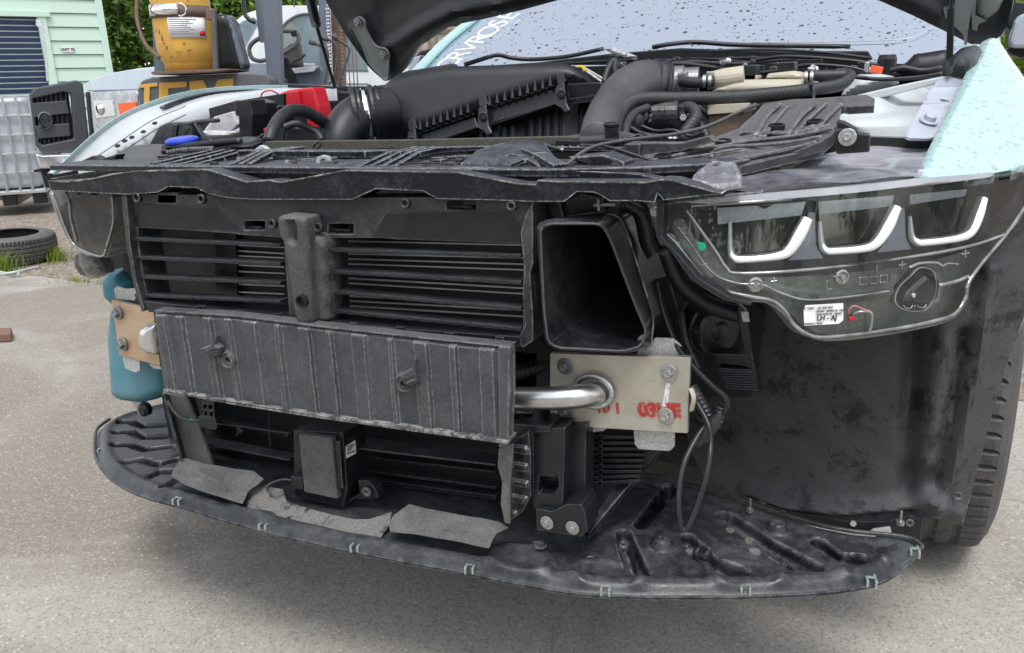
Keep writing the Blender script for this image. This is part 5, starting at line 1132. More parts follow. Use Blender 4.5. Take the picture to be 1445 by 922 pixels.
# left wing: mint skin edge, white flange, dark seal
LW = YP(0)
def wingpt(x, y, dy=0):       # line of the left wing runs back and outwards
    t = max((x-75)/400, 0); return pt(x, y, .10+1.15*t+dy*(.05+t))
up_ = [(68, 246), (85, 232), (110, 208), (140, 182), (170, 162), (205, 146), (250, 132), (300, 124), (350, 121), (400, 120), (475, 121)]
lo_ = [(76, 247), (95, 230), (120, 207), (150, 182), (180, 163), (212, 150), (255, 138), (300, 130), (350, 126), (400, 124), (475, 124)]
fl_ = [(110, 240), (122, 234), (140, 226), (165, 213), (190, 200), (215, 182), (250, 165), (300, 146), (350, 136), (400, 128), (475, 126)]
r0 = [wingpt(x-6, y+2)+np.array([-.05, 0, -.05]) for x, y in up_]; r1 = [wingpt(*q) for q in up_]; r2 = [wingpt(*q)+np.array([.0, .0, .0]) for q in lo_]; r3 = [wingpt(*q, -.30) for q in fl_]; rm = [wingpt((a[0]+b[0])/2, (a[1]+b[1])/2, -.12) for a, b in zip(lo_, fl_)]
def strip(nm, rows, mt, **k): return loft(nm, rows, mt, car, closed=False, smooth=True, **k)
def dens(r): return list(catmull(r, 5))
strip('fender', [dens(r1), [a*.5+b*.5+np.array([0, -.003, .003]) for a, b in zip(dens(r1), dens(r2))], dens(r2)], M['paint'], solid=.002, label='far mint fender edge')
strip('fender_flange', [dens(r2), dens(rm), dens(r3), [q-np.array([0, 0, .03]) for q in dens(r3)]], M['primer'])
tpx('wing_seal', [(228, 152, .5), (260, 142, .6), (300, 134, .72), (350, 130, .85), (400, 128, 1.0)], [3, 5, 5.5, 4.5, 3], M['black'], car, flat=.8)
for k, (x, y) in enumerate(((180, 205), (190, 200), (206, 192), (170, 212), (222, 180))): 
    p = wingpt(x, y-2, -.32); lathe('flange_slot', p+np.array([0, -.006, .006]), (.3, -.5, .8), [(.006, 0), (.005, .001), (0, .001)], M['deep'], car, ns=8)
PX('dark_gap', [(120, 238), (165, 214), (230, 172), (330, 143), (400, 132), (400, 200), (200, 240)], .55, .01, 'clean')
PX('wing_stay', [(92, 238), (130, 220), (140, 225), (165, 218), (160, 228), (120, 240)], .09, .02, 'clean'); PX('white_tab', [(128, 240), (140, 230), (165, 226), (176, 232), (150, 238)], .085, .012, 'primer', bev=.004)
PX('lamp_bracket', [(72, 256), (125, 252), (125, 272), (95, 270), (72, 266)], -.01, .04, 'ledge')
# ---- bonnet, raised
HO = np.array([0, 1.62, 1.02]); HP = Plane(HO, (1, 0, 0), (0, -.45, 1))
M['bonnet_in'] = grime('bonnet inner dark', (.012, .014, .017), (.05, .052, .055), .4, 5, .3, .5, bump=.05, fine=.05)
hood = sheet('bonnet', [(440, -60), (462, 0), (492, 50), (520, 90), (530, 100), (545, 113), (560, 110), (575, 95), (592, 66), (610, 48), (640, 34), (690, 24), (740, 12), (790, -2), (830, -8), (1200, -12), (1240, -2), (1290, 20), (1340, 45), (1370, 60), (1392, 60), (1412, 48), (1420, 36), (1428, 8), (1432, -30), (1440, -420), (300, -420)], HP, .012, M['bonnet_in'], car, th=.02,
      hfun=lambda X, Y, d, S: .020*np.exp(-(segd(X, Y, px2(S, [(500, 40), (530, 70), (560, 60), (590, 40), (640, 14), (700, 4), (800, -20), (1240, -24), (1330, 20)]))[0]/.02)**2)+.012*(1-sm(d, 0, .02))-.02*np.exp(-(segd(X, Y, px2(S, [(470, -40), (530, 20), (640, -40)]))[0]/.05)**2))
# mint outer skin of the raised bonnet
sheet('bonnet_skin', [(436, -60), (458, 0), (490, 52), (520, 93), (545, 115), (575, 96), (592, 66), (640, 34), (790, -2), (1240, -2), (1340, 46), (1392, 62), (1416, 50), (1430, 8), (1444, -420), (296, -420)], HP.off(-.024), .02, M['paint_side'], car, th=.002)
M['hinge'] = grime('grey hinge', (.17, .19, .19), (.26, .27, .27), .4, 12, .35, .5, bump=.05, fine=.05)
hg = sheet('bonnet_hinge', [(497, 36), (499, 26), (508, 23), (516, 30), (517, 42), (525, 58), (532, 66), (545, 68), (550, 78), (548, 112), (542, 112), (520, 88), (512, 66), (505, 52)], HP.off(.03), .004, M['hinge'], car, rnd=1, th=.004, hfun=lambda X, Y, d, S: .006*(1-sm(d, 0, .008)))
for x, y in ((505, 32), (541, 78)): 
    p = HP.off(.034).at(*map(np.array, HP.off(.034).to(x, y)))[0]; bolt('bolt', p, HP.n, .011, M['greybolt'], hg, 1.4)
sheet('bonnet_hinge', [(1344, -30), (1372, -30), (1374, 0), (1368, 30), (1364, 60), (1368, 72), (1361, 72), (1360, 50), (1346, 36)], HP.off(.04), .005, M['hinge'], car, th=.006)
sheet('bonnet_hinge', [(1373, -20), (1378, 0), (1376, 22), (1392, 29), (1390, 31), (1380, 34), (1379, 44), (1372, 42), (1371, 20)], HP.off(.02), .004, M['hinge'], car, th=.004)
sheet('bonnet_corner', [(1378, -40), (1414, -40), (1416, 0), (1408, 16), (1392, 28), (1378, 20)], HP.off(.008), .005, M['hinge'], car, th=.004, bulge=.015, brad=.02)
sheet('hinge_ring', [(1331, 12), (1341, 6), (1343, 26), (1334, 26)], HP.off(.03), .004, M['hinge'], car, rnd=1, th=.004)
# gas struts
def strut(L, r1_, r2_):
    P = [pt(*q) for q in L]
    s = tube('gas_strut', [P[0], P[1]], r1_, M['clean'], car, ns=16); tube('strut_rod', [P[1], P[2]], r2_, M['deep'], s, ns=12)
strut([(425, -60, .62), (446, 34, .80), (472, 123, .95)], .0125, .0045)
strut([(1343, -60, .75), (1342, 10, .8), (1340, 84, .84)], .008, .006)
# ---- windscreen, pillars, mirrors, roof and body behind
WS = Plane((0, 1.80, 1.0), (1, 0, 0), (0, 1, .55))
sheet('windscreen', [(584, 108), (602, 88), (636, 56), (680, 22), (720, -10), (1420, -80), (1400, -20), (1395, 100), (1200, 110), (850, 112), (600, 125)], WS, .03, M['windshield'], car, th=.004)
def wsp(x, y, o=.01): S = WS.off(o); return S.at(*map(np.array, S.to(x, y)))[0]
tube('roof_pillar', [wsp(582, 108), wsp(600, 88), wsp(632, 56), wsp(676, 20), wsp(730, -30), wsp(760, -60)], .022, M['paint_side'], car, ns=10, flat=.6)
tube('roof_pillar', [wsp(1404, 100), wsp(1400, 60), wsp(1398, 20), wsp(1400, -40)], .022, M['paint_side'], car, ns=10)
M['frit'] = plain('marker paint', (.88, .9, .92), .5, var=.03)
bp = [wsp(x, y, .012) for x, y in ((612, 93), (640, 71), (668, 49), (700, 24))]
xd = bp[-1]-bp[0]; yd = -np.cross(WS.n, xd); yd = yd if yd[0] < 0 else -yd
for ch_, f in zip('CRVROSE', np.linspace(0.02, 1.0, 7)):
    c = bp[0]+xd*f+np.array([.055, 0, 0])
    text('windscreen_writing', ch_, c, xd, -yd if (yd[0] > 0) else yd, .125, M['frit'], car, th=.002, bold=-.0015)
tube('windscreen_line', [wsp(x, y, .006) for x, y in ((1060, 60), (1180, 59), (1270, 56), (1300, 48), (1318, 36))], .0018, M['bandm'], car, ns=6)
# cabin: roof panel, doors, sills (behind the raised bonnet)
def poly3(nm, P, mt, **k): return link(nm, P, [tuple(range(len(P)))], mt, car, **k)
poly3('roof_panel', [(-.62, 2.6, 1.50), (.62, 2.6, 1.50), (.62, 4.4, 1.55), (-.62, 4.4, 1.55)], M['paint_side'], solid=.02)
for s in (-1, 1):
    X = .95*s
    poly3('door', [(X, 1.62, .30), (X, 3.4, .30), (X, 4.5, .45), (X, 4.6, .98), (X, 1.62, .96)], M['paint_side'], solid=.03)
    poly3('side_window', [(X, 1.9, .99), (X, 4.4, 1.0), (.66*s, 4.2, 1.5), (.64*s, 2.7, 1.5)], M['blackgloss'], solid=.01)
poly3('tail_panel', [(-.95, 4.6, .4), (.95, 4.6, .4), (.95, 4.6, 1.0), (.62, 4.4, 1.55), (-.62, 4.4, 1.55), (-.95, 4.6, 1.0)], M['paint_side'], solid=.02)
box('underbody', (-.62, .42, .27), (.62, 4.5, .33), M['deep'], car); box('firewall', (-.8, 1.5, .33), (.8, 1.6, .95), M['deep'], car)
box('wheel_house', (-1.0, 1.30, .3), (-.62, 1.5, .8), M['deep'], car); box('wheel_house', (.62, 1.30, .3), (.9, 1.5, .8), M['deep'], car)
# door mirror at the right edge and the far one
MR = YP(2.0)
mir = plate('door_mirror', [(1404, 22), (1416, 5), (1450, 2), (1500, 6), (1500, 72), (1450, 68), (1430, 68), (1425, 42)], MR, .14, M['airbox'], car, bev=.02)
plate('mirror_housing', [(1424, 60), (1432, 30), (1440, 20), (1500, 12), (1500, 68), (1428, 68)], MR.off(.03) if 0 else YP(1.95), .05, M['lavender'], mir, bev=.01)
plate('mirror_arm', [(1420, 68), (1500, 66), (1500, 84), (1440, 82), (1424, 76)], YP(2.02), .08, M['clean'], mir, bev=.01)
mir2 = plate('door_mirror', [(575, 106), (581, 84), (592, 72), (622, 64), (640, 66), (612, 90), (598, 106)], YP(2.1), .12, M['clean'], car, bev=.01)
plate('mirror_housing', [(573, 106), (580, 82), (594, 78), (586, 106)], YP(2.05), .04, M['lavender'], mir2, bev=.006)
plate('door_top', [(1366, 64), (1374, 42), (1380, 44), (1386, 66), (1378, 70)], YP(2.3), .03, M['lavender'], car)
plate('cowl_corner', [(1345, 64), (1372, 63), (1390, 74), (1386, 78), (1370, 66), (1345, 67)], YP(1.4), .05, M['paint_side'], car)
# more of the crowded bay: looms, hoses, clips and brackets at their own depths
g_ = random.Random(11)
for l, y, r, mt, rb in (
    ([(868, 104), (900, 92), (960, 90), (1010, 96)], 1.0, 3.2, 'rubber', .006), ([(1062, 104), (1100, 100), (1140, 92), (1200, 96), (1240, 108)], .95, 3, 'clean', 0),
    ([(940, 96), (975, 88), (1040, 90), (1120, 84), (1215, 90)], 1.15, 2.6, 'rubber', .006), ([(1200, 108), (1240, 112), (1290, 110), (1330, 104)], .9, 3, 'clean', 0),
    ([(1255, 100), (1275, 96), (1300, 100), (1330, 96)], 1.05, 4, 'rubber', 0), ([(890, 180), (905, 188), (930, 192), (960, 190)], .36, 3, 'rubber', .005),
    ([(905, 178), (925, 185), (950, 184), (975, 192), (995, 186)], .40, 2.4, 'clean', 0), ([(870, 176), (885, 186), (890, 197)], .38, 2.6, 'rubber', .005),
    ([(985, 150), (1000, 165), (1006, 182), (1000, 195)], .55, 3.2, 'clean', 0), ([(402, 168), (410, 178), (430, 186), (456, 190)], .5, 3, 'rubber', .005),
    ([(398, 150), (404, 165), (402, 182), (408, 195)], .52, 2.4, 'clean', 0), ([(300, 206), (330, 204), (360, 198), (372, 190)], .26, 2.4, 'rubber', .005),
    ([(468, 128), (490, 132), (520, 126), (548, 122)], .95, 3, 'rubber', 0), ([(700, 95), (760, 92), (830, 88), (900, 84)], 1.35, 2.2, 'clean', 0),
    ([(1000, 72), (1080, 70), (1160, 74), (1228, 82)], 1.5, 2, 'rubber', 0), ([(820, 205), (860, 208), (905, 222), (940, 232), (980, 236)], .12, 2.2, 'clean', 0),
    ([(620, 214), (650, 212), (668, 216)], .16, 2, 'clean', 0), ([(560, 232), (600, 230), (640, 232)], .03, 1.4, 'rubber', 0)):
    tpx('wiring_loom', [(a, b, y) for a, b in l], r, M[mt], car, ribs=rb, ribh=.08)
for k in range(46):
    x = g_.uniform(862, 1235); yb = 80+((x-1050)/190)**2*4; y = g_.uniform(yb+3, yb+24); dpt = 1.45-(y-80)*.012; a = g_.uniform(3, 11); b = g_.uniform(2, 6); s_ = g_.uniform(-.15, .15)
    plate('small_bracket', [(x-a, y-b+s_*a), (x+a*.6, y-b-s_*a), (x+a, y+b*.2-s_*a), (x+a*.8, y+b-s_*a), (x-a, y+b+s_*a)], YP(dpt), g_.uniform(.015, .05), M[g_.choice(['clean', 'black', 'black', 'dusty', 'airbox'])], car, bev=.0025)
for k in range(16):
    x = g_.uniform(872, 1235); y = g_.uniform(86, 112); lathe('small_fastener', pt(x, y, 1.12-(y-80)*.012), (g_.uniform(-.4, .4), -1, g_.uniform(0, .6)), [(.007, 0), (.007, .004), (.0045, .005), (.0045, .011), (0, .011)], M[g_.choice(['steel', 'clean', 'greybolt'])], car, ns=8)
for k in range(34):
    x = g_.uniform(200, 930); y = g_.uniform(222, 236); a = g_.uniform(3, 14); b = g_.uniform(1.2, 3.5); dpt = .02+(238-y)*.006
    plate('deck_fitting', [(x-a, y-b), (x+a*.7, y-b-.6), (x+a, y+b*.4), (x+a*.9, y+b), (x-a*.9, y+b)], YP(dpt), g_.uniform(.01, .03), M[g_.choice(['ledge', 'black', 'ledge', 'clean', 'dusty'])], car, bev=.001)
for k in range(14):
    x = g_.uniform(230, 900); y = g_.uniform(226, 237); lathe('deck_stud', pt(x, y, .03+(238-y)*.005), (0, 0, 1), [(.006, -.004), (.006, .002), (.004, .003), (.0035, .007), (0, .007)], M[g_.choice(['clean', 'steel', 'black'])], car, ns=10)
for k in range(12):
    x = g_.uniform(884, 990); y = g_.uniform(158, 192); plate('engine_clutter', [(x-5, y-4), (x+4, y-5), (x+6, y+3), (x-4, y+5)], YP(.62-(y-158)*.004), .03, M[g_.choice(['clean', 'black', 'greybolt'])], car, bev=.002)
# seams and slots of the far wing's inner flange
for l, r in (([(150, 226), (190, 203), (222, 182), (262, 162)], 1.0), ([(135, 222), (175, 196), (215, 170), (262, 150)], .8)):
    tube('flange_seam', [wingpt(x, y, -.33) for x, y in l], r*.0012, M['dusty'], car, ns=6)
for l, r in (([(912, 229), (990, 212), (1055, 200), (1120, 192), (1172, 182)], .0035), ([(1003, 222), (1008, 212), (1030, 207), (1100, 203), (1158, 193)], .003), ([(1066, 192), (1082, 165), (1100, 148)], .004), ([(1078, 194), (1093, 172), (1112, 150)], .003), ([(1112, 190), (1130, 165), (1150, 148)], .004), ([(1122, 190), (1142, 168), (1166, 146)], .003), ([(1150, 186), (1168, 165), (1186, 148)], .004), ([(1045, 188), (1080, 189), (1120, 188), (1170, 178)], .004), ([(950, 226), (1000, 218), (1045, 210)], .002), ([(1040, 226), (1100, 214), (1150, 202)], .004)):
    S = DCS.off(.004); P = [S.at(*map(np.array, S.to(x, y)))[0] for x, y in l]; tube('duct_rib', P, r, M['dusty'], car, ns=8, flat=.8)
for x, y in ((935, 221), (1020, 200), (1150, 172), (1096, 178)):
    S = DCS.off(.006); p = S.at(*map(np.array, S.to(x, y)))[0]; lathe('duct_hole', p, (0, -.17, 1), [(.012, -.004), (.012, .002), (.009, .0025), (.009, -.003), (0, -.003)], M['deep'], car, ns=16)
# ================================================================== background
G = lambda px, py: ptz(px, py, 0)
def fplane(px, py, dist, turn):          # vertical plane through the view of a pixel at a distance, turned from facing the camera
    p = ptd(px, py, dist); f = math.atan2(_F[1], _F[0])+math.radians(turn); a = np.array([math.sin(f), -math.cos(f), 0])
    return Plane((p[0], p[1], 0), a, (0, 0, 1))
def bplate(nm, pts, S, th, mt, parent, **k): return plate(nm, pts, S, th, mt if not isinstance(mt, str) else M[mt], parent, **k)
# --- green timber shed
M['siding'] = grime('mint clapboard', (.47, .62, .52), (.52, .64, .56), .4, 3, .6, .7, bump=.05, fine=.04)
M['sidingtrim'] = plain('mint trim', (.50, .66, .56), .6, var=.05); M['shutter'] = grime('navy roller shutter', (.028, .045, .115), (.06, .075, .13), .4, 6, .4, .6, bump=.05)
S0 = fplane(80, 60, 12.5, 38)
zb = -.05
b0 = ptd(80, 60, 12.5)
shed = thing('shed', 'pale mint clapboard shed with a navy roller shutter and small white unit sign', 'shed', (b0[0], b0[1], 0))
def sh(x, y): return S0.to(x, y)
xl = sh(-200, 60)[0]; xr = sh(146, 60)[0]; zt = 4.2
y_ln = [sh(100, y)[1] for y in (2, 18, 38, 58, 75, 97, 115, 135)]
stepz = abs(y_ln[3]-y_ln[2])*.97
xdo = sh(64, 80)[0]; zdo = sh(40, 26)[1]
bl = []; z = zb; n = 0
zs = []
while z < zt: zs.append(z); z += stepz
off_ = (y_ln[3]-zb) % stepz
L = []
for z in [zb]+[zb+off_+k*stepz for k in range(int((zt-zb)/stepz))]:
    for (a, b) in (((xl, xr),) if z+stepz*.5 > zdo else ((xl, xl+.4), (xdo, xr))):
        P0, _ = S0.at(np.array((a+b)/2), np.array(z+stepz/2)); L.append((P0-S0.n*.02+np.array([0, 0, 0]), S0.a*(b-a)/2, S0.n*.012+np.array([0, 0, .0]), np.array([0, 0, stepz*.47])+S0.n*-.012))
boxes('wall_siding', L, M['siding'], shed)
V, F = prism([(xl, zb), (xr, zb), (xr, zt), (xl, zt)], S0.off(-.06), 3.5); link('shed_body', V, F, M['sidingtrim'], shed)
V, F = prism([(xr-.03, zb), (xr+.07, zb), (xr+.07, zt), (xr-.03, zt)], S0, .1, .02); link('corner_board', V, F, M['sidingtrim'], shed, bev=.004)
V, F = prism([(xdo-.02, zb), (xdo+.10, zb), (xdo+.10, zdo+.02), (xdo-.02, zdo+.02)], S0, .1, .03); link('door_trim', V, F, M['sidingtrim'], shed, bev=.004)
V, F = prism([(xl, zdo+.02), (xdo+.16, zdo+.02), (xdo+.16, zdo+.10), (xl, zdo+.10)], S0, .1, .05); link('door_trim', V, F, M['sidingtrim'], shed, bev=.004)
k = 0; L = []; z = zb
while z < zdo:
    P0, _ = S0.off(-.05).at(np.array((xl+xdo)/2), np.array(z+.04)); L.append((P0, S0.a*(xdo-xl)/2, S0.n*.010, np.array([0, 0, .032])+S0.n*.01)); z += .082
rs = boxes('roller_shutter', L, M['shutter'], shed, bev=.004)
V, F = prism([(xl, zb), (xdo, zb), (xdo, zdo), (xl, zdo)], S0.off(-.064), .01); link('shutter_backing', V, F, M['shutter'], rs)
M['foil'] = grime('crumpled foil tape', (.75, .75, .75), (.4, .4, .4), .5, 30, .2, .4, metal=.9, bump=1.0, bsc=40)
bplate('foil_edge', [(50, 28), (60, 29), (63, 60), (67, 90), (68, 115), (65, 115), (62, 80), (58, 50), (55, 40), (50, 36)], S0, .02, 'foil', shed, front=.035)
sg = bplate('unit_sign', [(87, 66), (104, 67), (104, 74), (88, 73)], S0, .01, 'white', shed, front=.02, bev=0)
pc, _ = S0.off(.026).at(*map(np.array, S0.off(.026).to(95.5, 70))); text('sign_text', 'UNIT 02', pc, S0.a if (S0.a@CR) > 0 else -S0.a, (0, 0, 1), .055, M['ink'], sg, bold=.002)
# --- IBC tote
SI = fplane(40, 210, 7.6, 20)
base = ptz(30, 291, 0); 
M['tote'] = grime('cloudy tote plastic', (.50, .53, .57), (.34, .36, .4), .5, 5, .3, .5, bump=.05, fine=.05); M['galv'] = plain('galvanised tube', (.55, .56, .57), .35, .7)
def si(x, y): return SI.to(x, y)
ax0 = si(-60, 200)[0]; ax1 = si(52, 200)[0]; zt_ = si(20, 136)[1]; z0_ = si(20, 270)[1]; zg = si(20, 290)[1]
ib = thing('tote_tank', 'white caged bulk liquid tank on a black pallet, in front of the roller shutter', 'tank', (*SI.at(np.array((ax0+ax1)/2), np.array(0.))[0][:2], zg))
V, F = prism([(ax0+.03, z0_+.02), (ax1-.03, z0_+.02), (ax1-.03, zt_-.01), (ax0+.03, zt_-.01)], SI.off(-.03), .95); link('tank_bottle', V, F, M['tote'], ib, bev=.05, seg=4)
gl = []
def bar(a, z_a, b, z_b, r, o=0):
    p = SI.off(o).at(np.array(a), np.array(z_a))[0]; q = SI.off(o).at(np.array(b), np.array(z_b))[0]; gl.append(bar_between(p, q, r, r, (0.01, 0.01, 1) if abs(z_a-z_b) < .01 else (1, 0, 0)))
for z in np.linspace(z0_, zt_, 6): bar(ax0, z, ax1, z, .009)
for a in np.linspace(ax0, ax1, 7): bar(a, z0_, a, zt_, .009, .012)
for z in np.linspace(z0_, zt_, 6):
    p = SI.at(np.array(ax1), np.array(z))[0]; gl.append(bar_between(p, p-SI.n*.95, .009, .009))
for t in (.3, .6, .95): p = SI.at(np.array(ax1), np.array(z0_))[0]-SI.n*t; gl.append(bar_between(p, p+np.array([0, 0, zt_-z0_]), .009, .009, (1, 0, 0)))
boxes('tank_cage', gl, M['galv'], ib, bev=.002)
V, F = prism([(ax0, z0_-.03), (ax1, z0_-.03), (ax1, z0_), (ax0, z0_)], SI.off(.02), 1.0); link('pallet_deck', V, F, M['galv'], ib, bev=.004)
for f0, f1 in ((0, .22), (.40, .60), (.80, 1)):
    V, F = prism([(ax0+(ax1-ax0)*f0, zg), (ax0+(ax1-ax0)*f1, zg), (ax0+(ax1-ax0)*f1, z0_-.03), (ax0+(ax1-ax0)*f0, z0_-.03)], SI, .95); link('pallet_foot', V, F, M['clean'], ib, bev=.01)
# --- pickup truck
T1 = fplane(128, 180, 6.3, 58)       # grille plane (turned away to the left)
T2 = fplane(128, 180, 6.3, -22)      # flank
M['truckgrey'] = grime('grey grille plastic', (.05, .054, .06), (.085, .09, .1), .4, 4, .45, .6, bump=.1, up=.2)
M['truckpaint'] = plain('silver blue truck paint', (.50, .58, .66), .25, coat=1, var=.05); M['lampclear'] = grime('truck lamp reflector', (.65, .68, .72), (.3, .34, .38), .5, 18, .12, .3, metal=.8, bump=.1, contrast=.05, fine=.02)
tb0 = ptd(128, 180, 6.3)
tk = thing('pickup_truck', 'silver pickup truck with a large dark grey grille, nose beside the tote tank', 'pickup truck', (tb0[0], tb0[1], 0))
go = [(41, 134), (50, 124), (108, 113), (117, 118), (128, 215), (60, 218), (50, 205)]
T1 = fplane(85, 170, 6.4, 30)
grl = bplate('grille', go, T1, .12, 'truckgrey', tk, holes=[[(46, 140), (90, 130), (100, 133), (104, 196), (60, 205), (53, 200)]], bev=.012)
bplate('grille_mesh', [(44, 138), (96, 128), (106, 200), (55, 208)], T1.off(-.06), .02, 'deep', grl)
bplate('grille_bar', [(44, 146), (94, 142), (98, 160), (48, 166)], T1, .05, 'truckgrey', grl, bev=.008); bplate('grille_bar', [(49, 178), (98, 174), (100, 192), (53, 196)], T1, .05, 'truckgrey', grl, bev=.008)
for x in (52, 58, 64, 71, 78, 85, 92): bplate('grille_fin', [(x, 132), (x+1.5, 132), (x+6, 204), (x+4.5, 204)], T1.off(-.03), .02, 'truckgrey', grl, bev=.002)
pe = T1.off(.02).at(*map(np.array, T1.off(.02).to(63.5, 170)))[0]
# oval badge
def oval(cx, cy, rx, ry, n=28, tilt=0): return [(cx+rx*math.cos(t)*math.cos(tilt)-ry*math.sin(t)*math.sin(tilt), cy+rx*math.cos(t)*math.sin(tilt)+ry*math.sin(t)*math.cos(tilt)) for t in np.linspace(0, 2*math.pi, n, endpoint=False)]
bd = bplate('badge', oval(63.5, 170, 9.5, 12, tilt=-.25), T1, .04, 'chrome', grl, front=.03, bev=.006)
M['badgeblue'] = plain('badge face', (.16, .19, .24), .15, .8)
bplate('badge_face', oval(63.5, 170, 7.2, 9.3, tilt=-.25), T1, .004, 'badgeblue', bd, front=.033, bev=0)
text('badge_script', 'Ford', T1.off(.034).at(*map(np.array, T1.off(.034).to(63.5, 170)))[0], T1.a if (T1.a@CR) > 0 else -T1.a, (0, 0, 1), .04, M['chrome'], bd)
T2 = fplane(125, 170, 6.35, -25)
hp = bplate('headlight', [(124, 130), (192, 127), (195, 133), (193, 160), (178, 182), (150, 192), (133, 194), (127, 160)], T2, .1, 'lampclear', tk, bev=.01)
bplate('turn_signal', [(167, 146), (193, 144), (193, 156), (170, 162)], T2, .02, 'orange', hp, front=.008, bev=.003)
bplate('lamp_bowl', [(131, 143), (160, 141), (165, 164), (136, 168)], T2, .02, 'silver', hp, front=.008, bev=.006); 
pb_ = T2.off(.012).at(*map(np.array, T2.off(.012).to(141, 154)))[0]; lathe('lamp_bulb', pb_, T2.n, [(.045, 0), (.03, .012), (0, .02)], M['chrome'], hp, smooth=True)
bplate('lamp_frame', [(122, 130), (126, 130), (132, 194), (128, 196)], T2, .1, 'clean', tk, front=.01)
# hood and wing solid
bplate('hood', [(117, 119), (128, 112), (150, 104), (190, 97), (240, 92), (330, 88), (330, 125), (195, 127), (122, 129)], T2, .9, 'truckpaint', tk, front=-.01, bev=.03)
bplate('front_wing', [(122, 129), (330, 125), (330, 240), (128, 250)], T2, .8, 'truckpaint', tk, front=-.03, bev=.02)
bplate('bumper', [(50, 216), (60, 219), (128, 216), (150, 212), (150, 232), (118, 236), (56, 238)], T1, .15, 'chrome', tk, front=.06, bev=.02)
bplate('bumper_skirt', [(56, 236), (118, 234), (150, 230), (150, 262), (64, 265)], T1, .3, 'deep', tk, front=.03, bev=.01)
tyre('tyre', ptd(215, 245, 6.9)*np.array([1, 1, 0])+np.array([0, 0, .38]), .38, .26, T2.n, M['tyre'], tk, tread=False)
bplate('tow_hook', [(47, 239), (56, 237), (57, 242), (47, 242)], T1, .03, 'clean', tk, front=.1)
# --- forklift
M['flgrey'] = grime('forklift slate paint', (.075, .09, .12), (.2, .15, .11), .38, 7, .5, .8, bump=.15); M['flyellow'] = grime('forklift yellow', (.72, .40, .06), (.3, .16, .07), .36, 12, .45, .7, bump=.15, fine=.08)
M['rust'] = grime('rusty steel', (.12, .055, .035), (.25, .2, .17), .5, 30, .7, .85, bump=.3); M['flpillar'] = grime('forklift blue grey', (.115, .14, .185), (.2, .21, .23), .35, 9, .45, .6, bump=.05)
FD = 4.7
FS = fplane(300, 120, FD, 6)
fb = ptd(300, 120, FD)
fk = thing('forklift', 'old slate and yellow forklift parked between the two pale trucks', 'forklift', (fb[0], fb[1], 0))
bplate('counterweight', [(195, 122), (200, 114), (215, 109), (350, 103), (375, 105), (382, 112), (384, 220), (200, 250)], FS, .7, 'flgrey', fk, bev=.03, seg=4)
for l in ([(197, 120), (223, 117), (223, 122), (212, 123), (211, 160), (203, 160), (204, 124), (197, 125)], [(225, 117), (264, 115), (264, 123), (238, 125), (238, 165), (262, 165), (262, 172), (224, 172)], [(268, 115), (287, 113), (297, 135), (308, 112), (329, 111), (329, 150), (320, 150), (318, 125), (300, 148), (278, 125), (278, 150), (268, 150)]):
    bplate('letter', l, FS, .01, 'flyellow', fk, front=.008, bev=.003)
cyc = ptd(262, 60, FD+.05); pz = lambda y: float(ptd(262, y, FD)[2])
rr_ = 40*FD/F_PX
lp = thing('gas_cylinder', 'scuffed yellow gas cylinder standing on the rusty shelf of the forklift', 'gas cylinder', (cyc[0], cyc[1], pz(100)))
cl = lathe('cylinder_shell', (cyc[0], cyc[1], 0), (0, 0, 1), [(rr_*.80, pz(100)), (rr_*.82, pz(90)), (rr_*.84, pz(88)), (rr_*.95, pz(80)), (rr_*1.0, pz(68)), (rr_, pz(-120)), (rr_*.9, pz(-140)), (rr_*.4, pz(-150)), (0, pz(-150))], M['lpyellow'] if 'lpyellow' in M else M['flyellow'], lp, ns=48, smooth=True)
# label and strap follow the cylinder
def wrap(nm, x0, x1, ya, yb, rr, mt, par, n=14):
    vt = -nrm([_F[0], _F[1], 0]); st = nrm([CR[0], CR[1], 0]); V = []; c = np.array([cyc[0], cyc[1], 0])
    for f in np.linspace(0, 1, n):
        x = x0+(x1-x0)*f; s_ = np.clip((x-262)/40, -1, 1); a = math.asin(s_)
        for y in (ya, yb): V.append(c+(st*math.sin(a)+vt*math.cos(a))*rr+np.array([0, 0, pz(y)]))
    F = [(2*i, 2*i+2, 2*i+3, 2*i+1) for i in range(n-1)]
    return link(nm, V, F, mt, par, solid=.003, smooth=True)
lpl = wrap('paper_label', 256, 298, 27, 55, rr_+.003, M['white'], lp)
for k in range(8): wrap('print_line', 258, 290-(k*7 % 11), 30+k*2.8, 30.6+k*2.8, rr_+.0046, M['flap'], lpl, n=8)
for x, y, w_, h_ in ((234, 43, 1.6, 1), (240, 43, 1.2, 6), (243, 50, 1.4, 8), (245, 60, 1.2, 3), (248, 65, 1.6, 5), (253, 80, 2, 1.5), (262, 74, 7, .8), (276, 72, 5, .8), (229, 4, 1.5, 2), (272, 62, 3, 1), (283, 3, 3, 1)): wrap('scuff', x, x+w_, y, y+h_, rr_+.0012, M['rust'], cl, n=3)
wrap('hazard_mark', 292, 297, 46, 53, rr_+.005, M['red'], lpl, n=4)
wrap('strap', 222.2, 301.8, 11, 27, rr_+.005, M['rust'], fk, n=20); wrap('strap_buckle', 231, 272, 9, 24, rr_+.014, M['chrome'], fk)
rg = tube('strap_ring', [cyc+(-nrm([_F[0], _F[1], 0]))*(rr_+.02)+nrm([CR[0], CR[1], 0])*(.06+.035*math.cos(t))+np.array([0, 0, pz(18)-cyc[2]+.033*math.sin(t)]) for t in np.linspace(-1.9, 1.9, 9)], .004, M['chrome'], fk, ns=8, n=3)
bplate('hinge_block', [(289, 12), (302, 12), (303, 30), (290, 28)], fplane(296, 20, FD-.14, 0), .05, 'rust', fk, bev=.008)
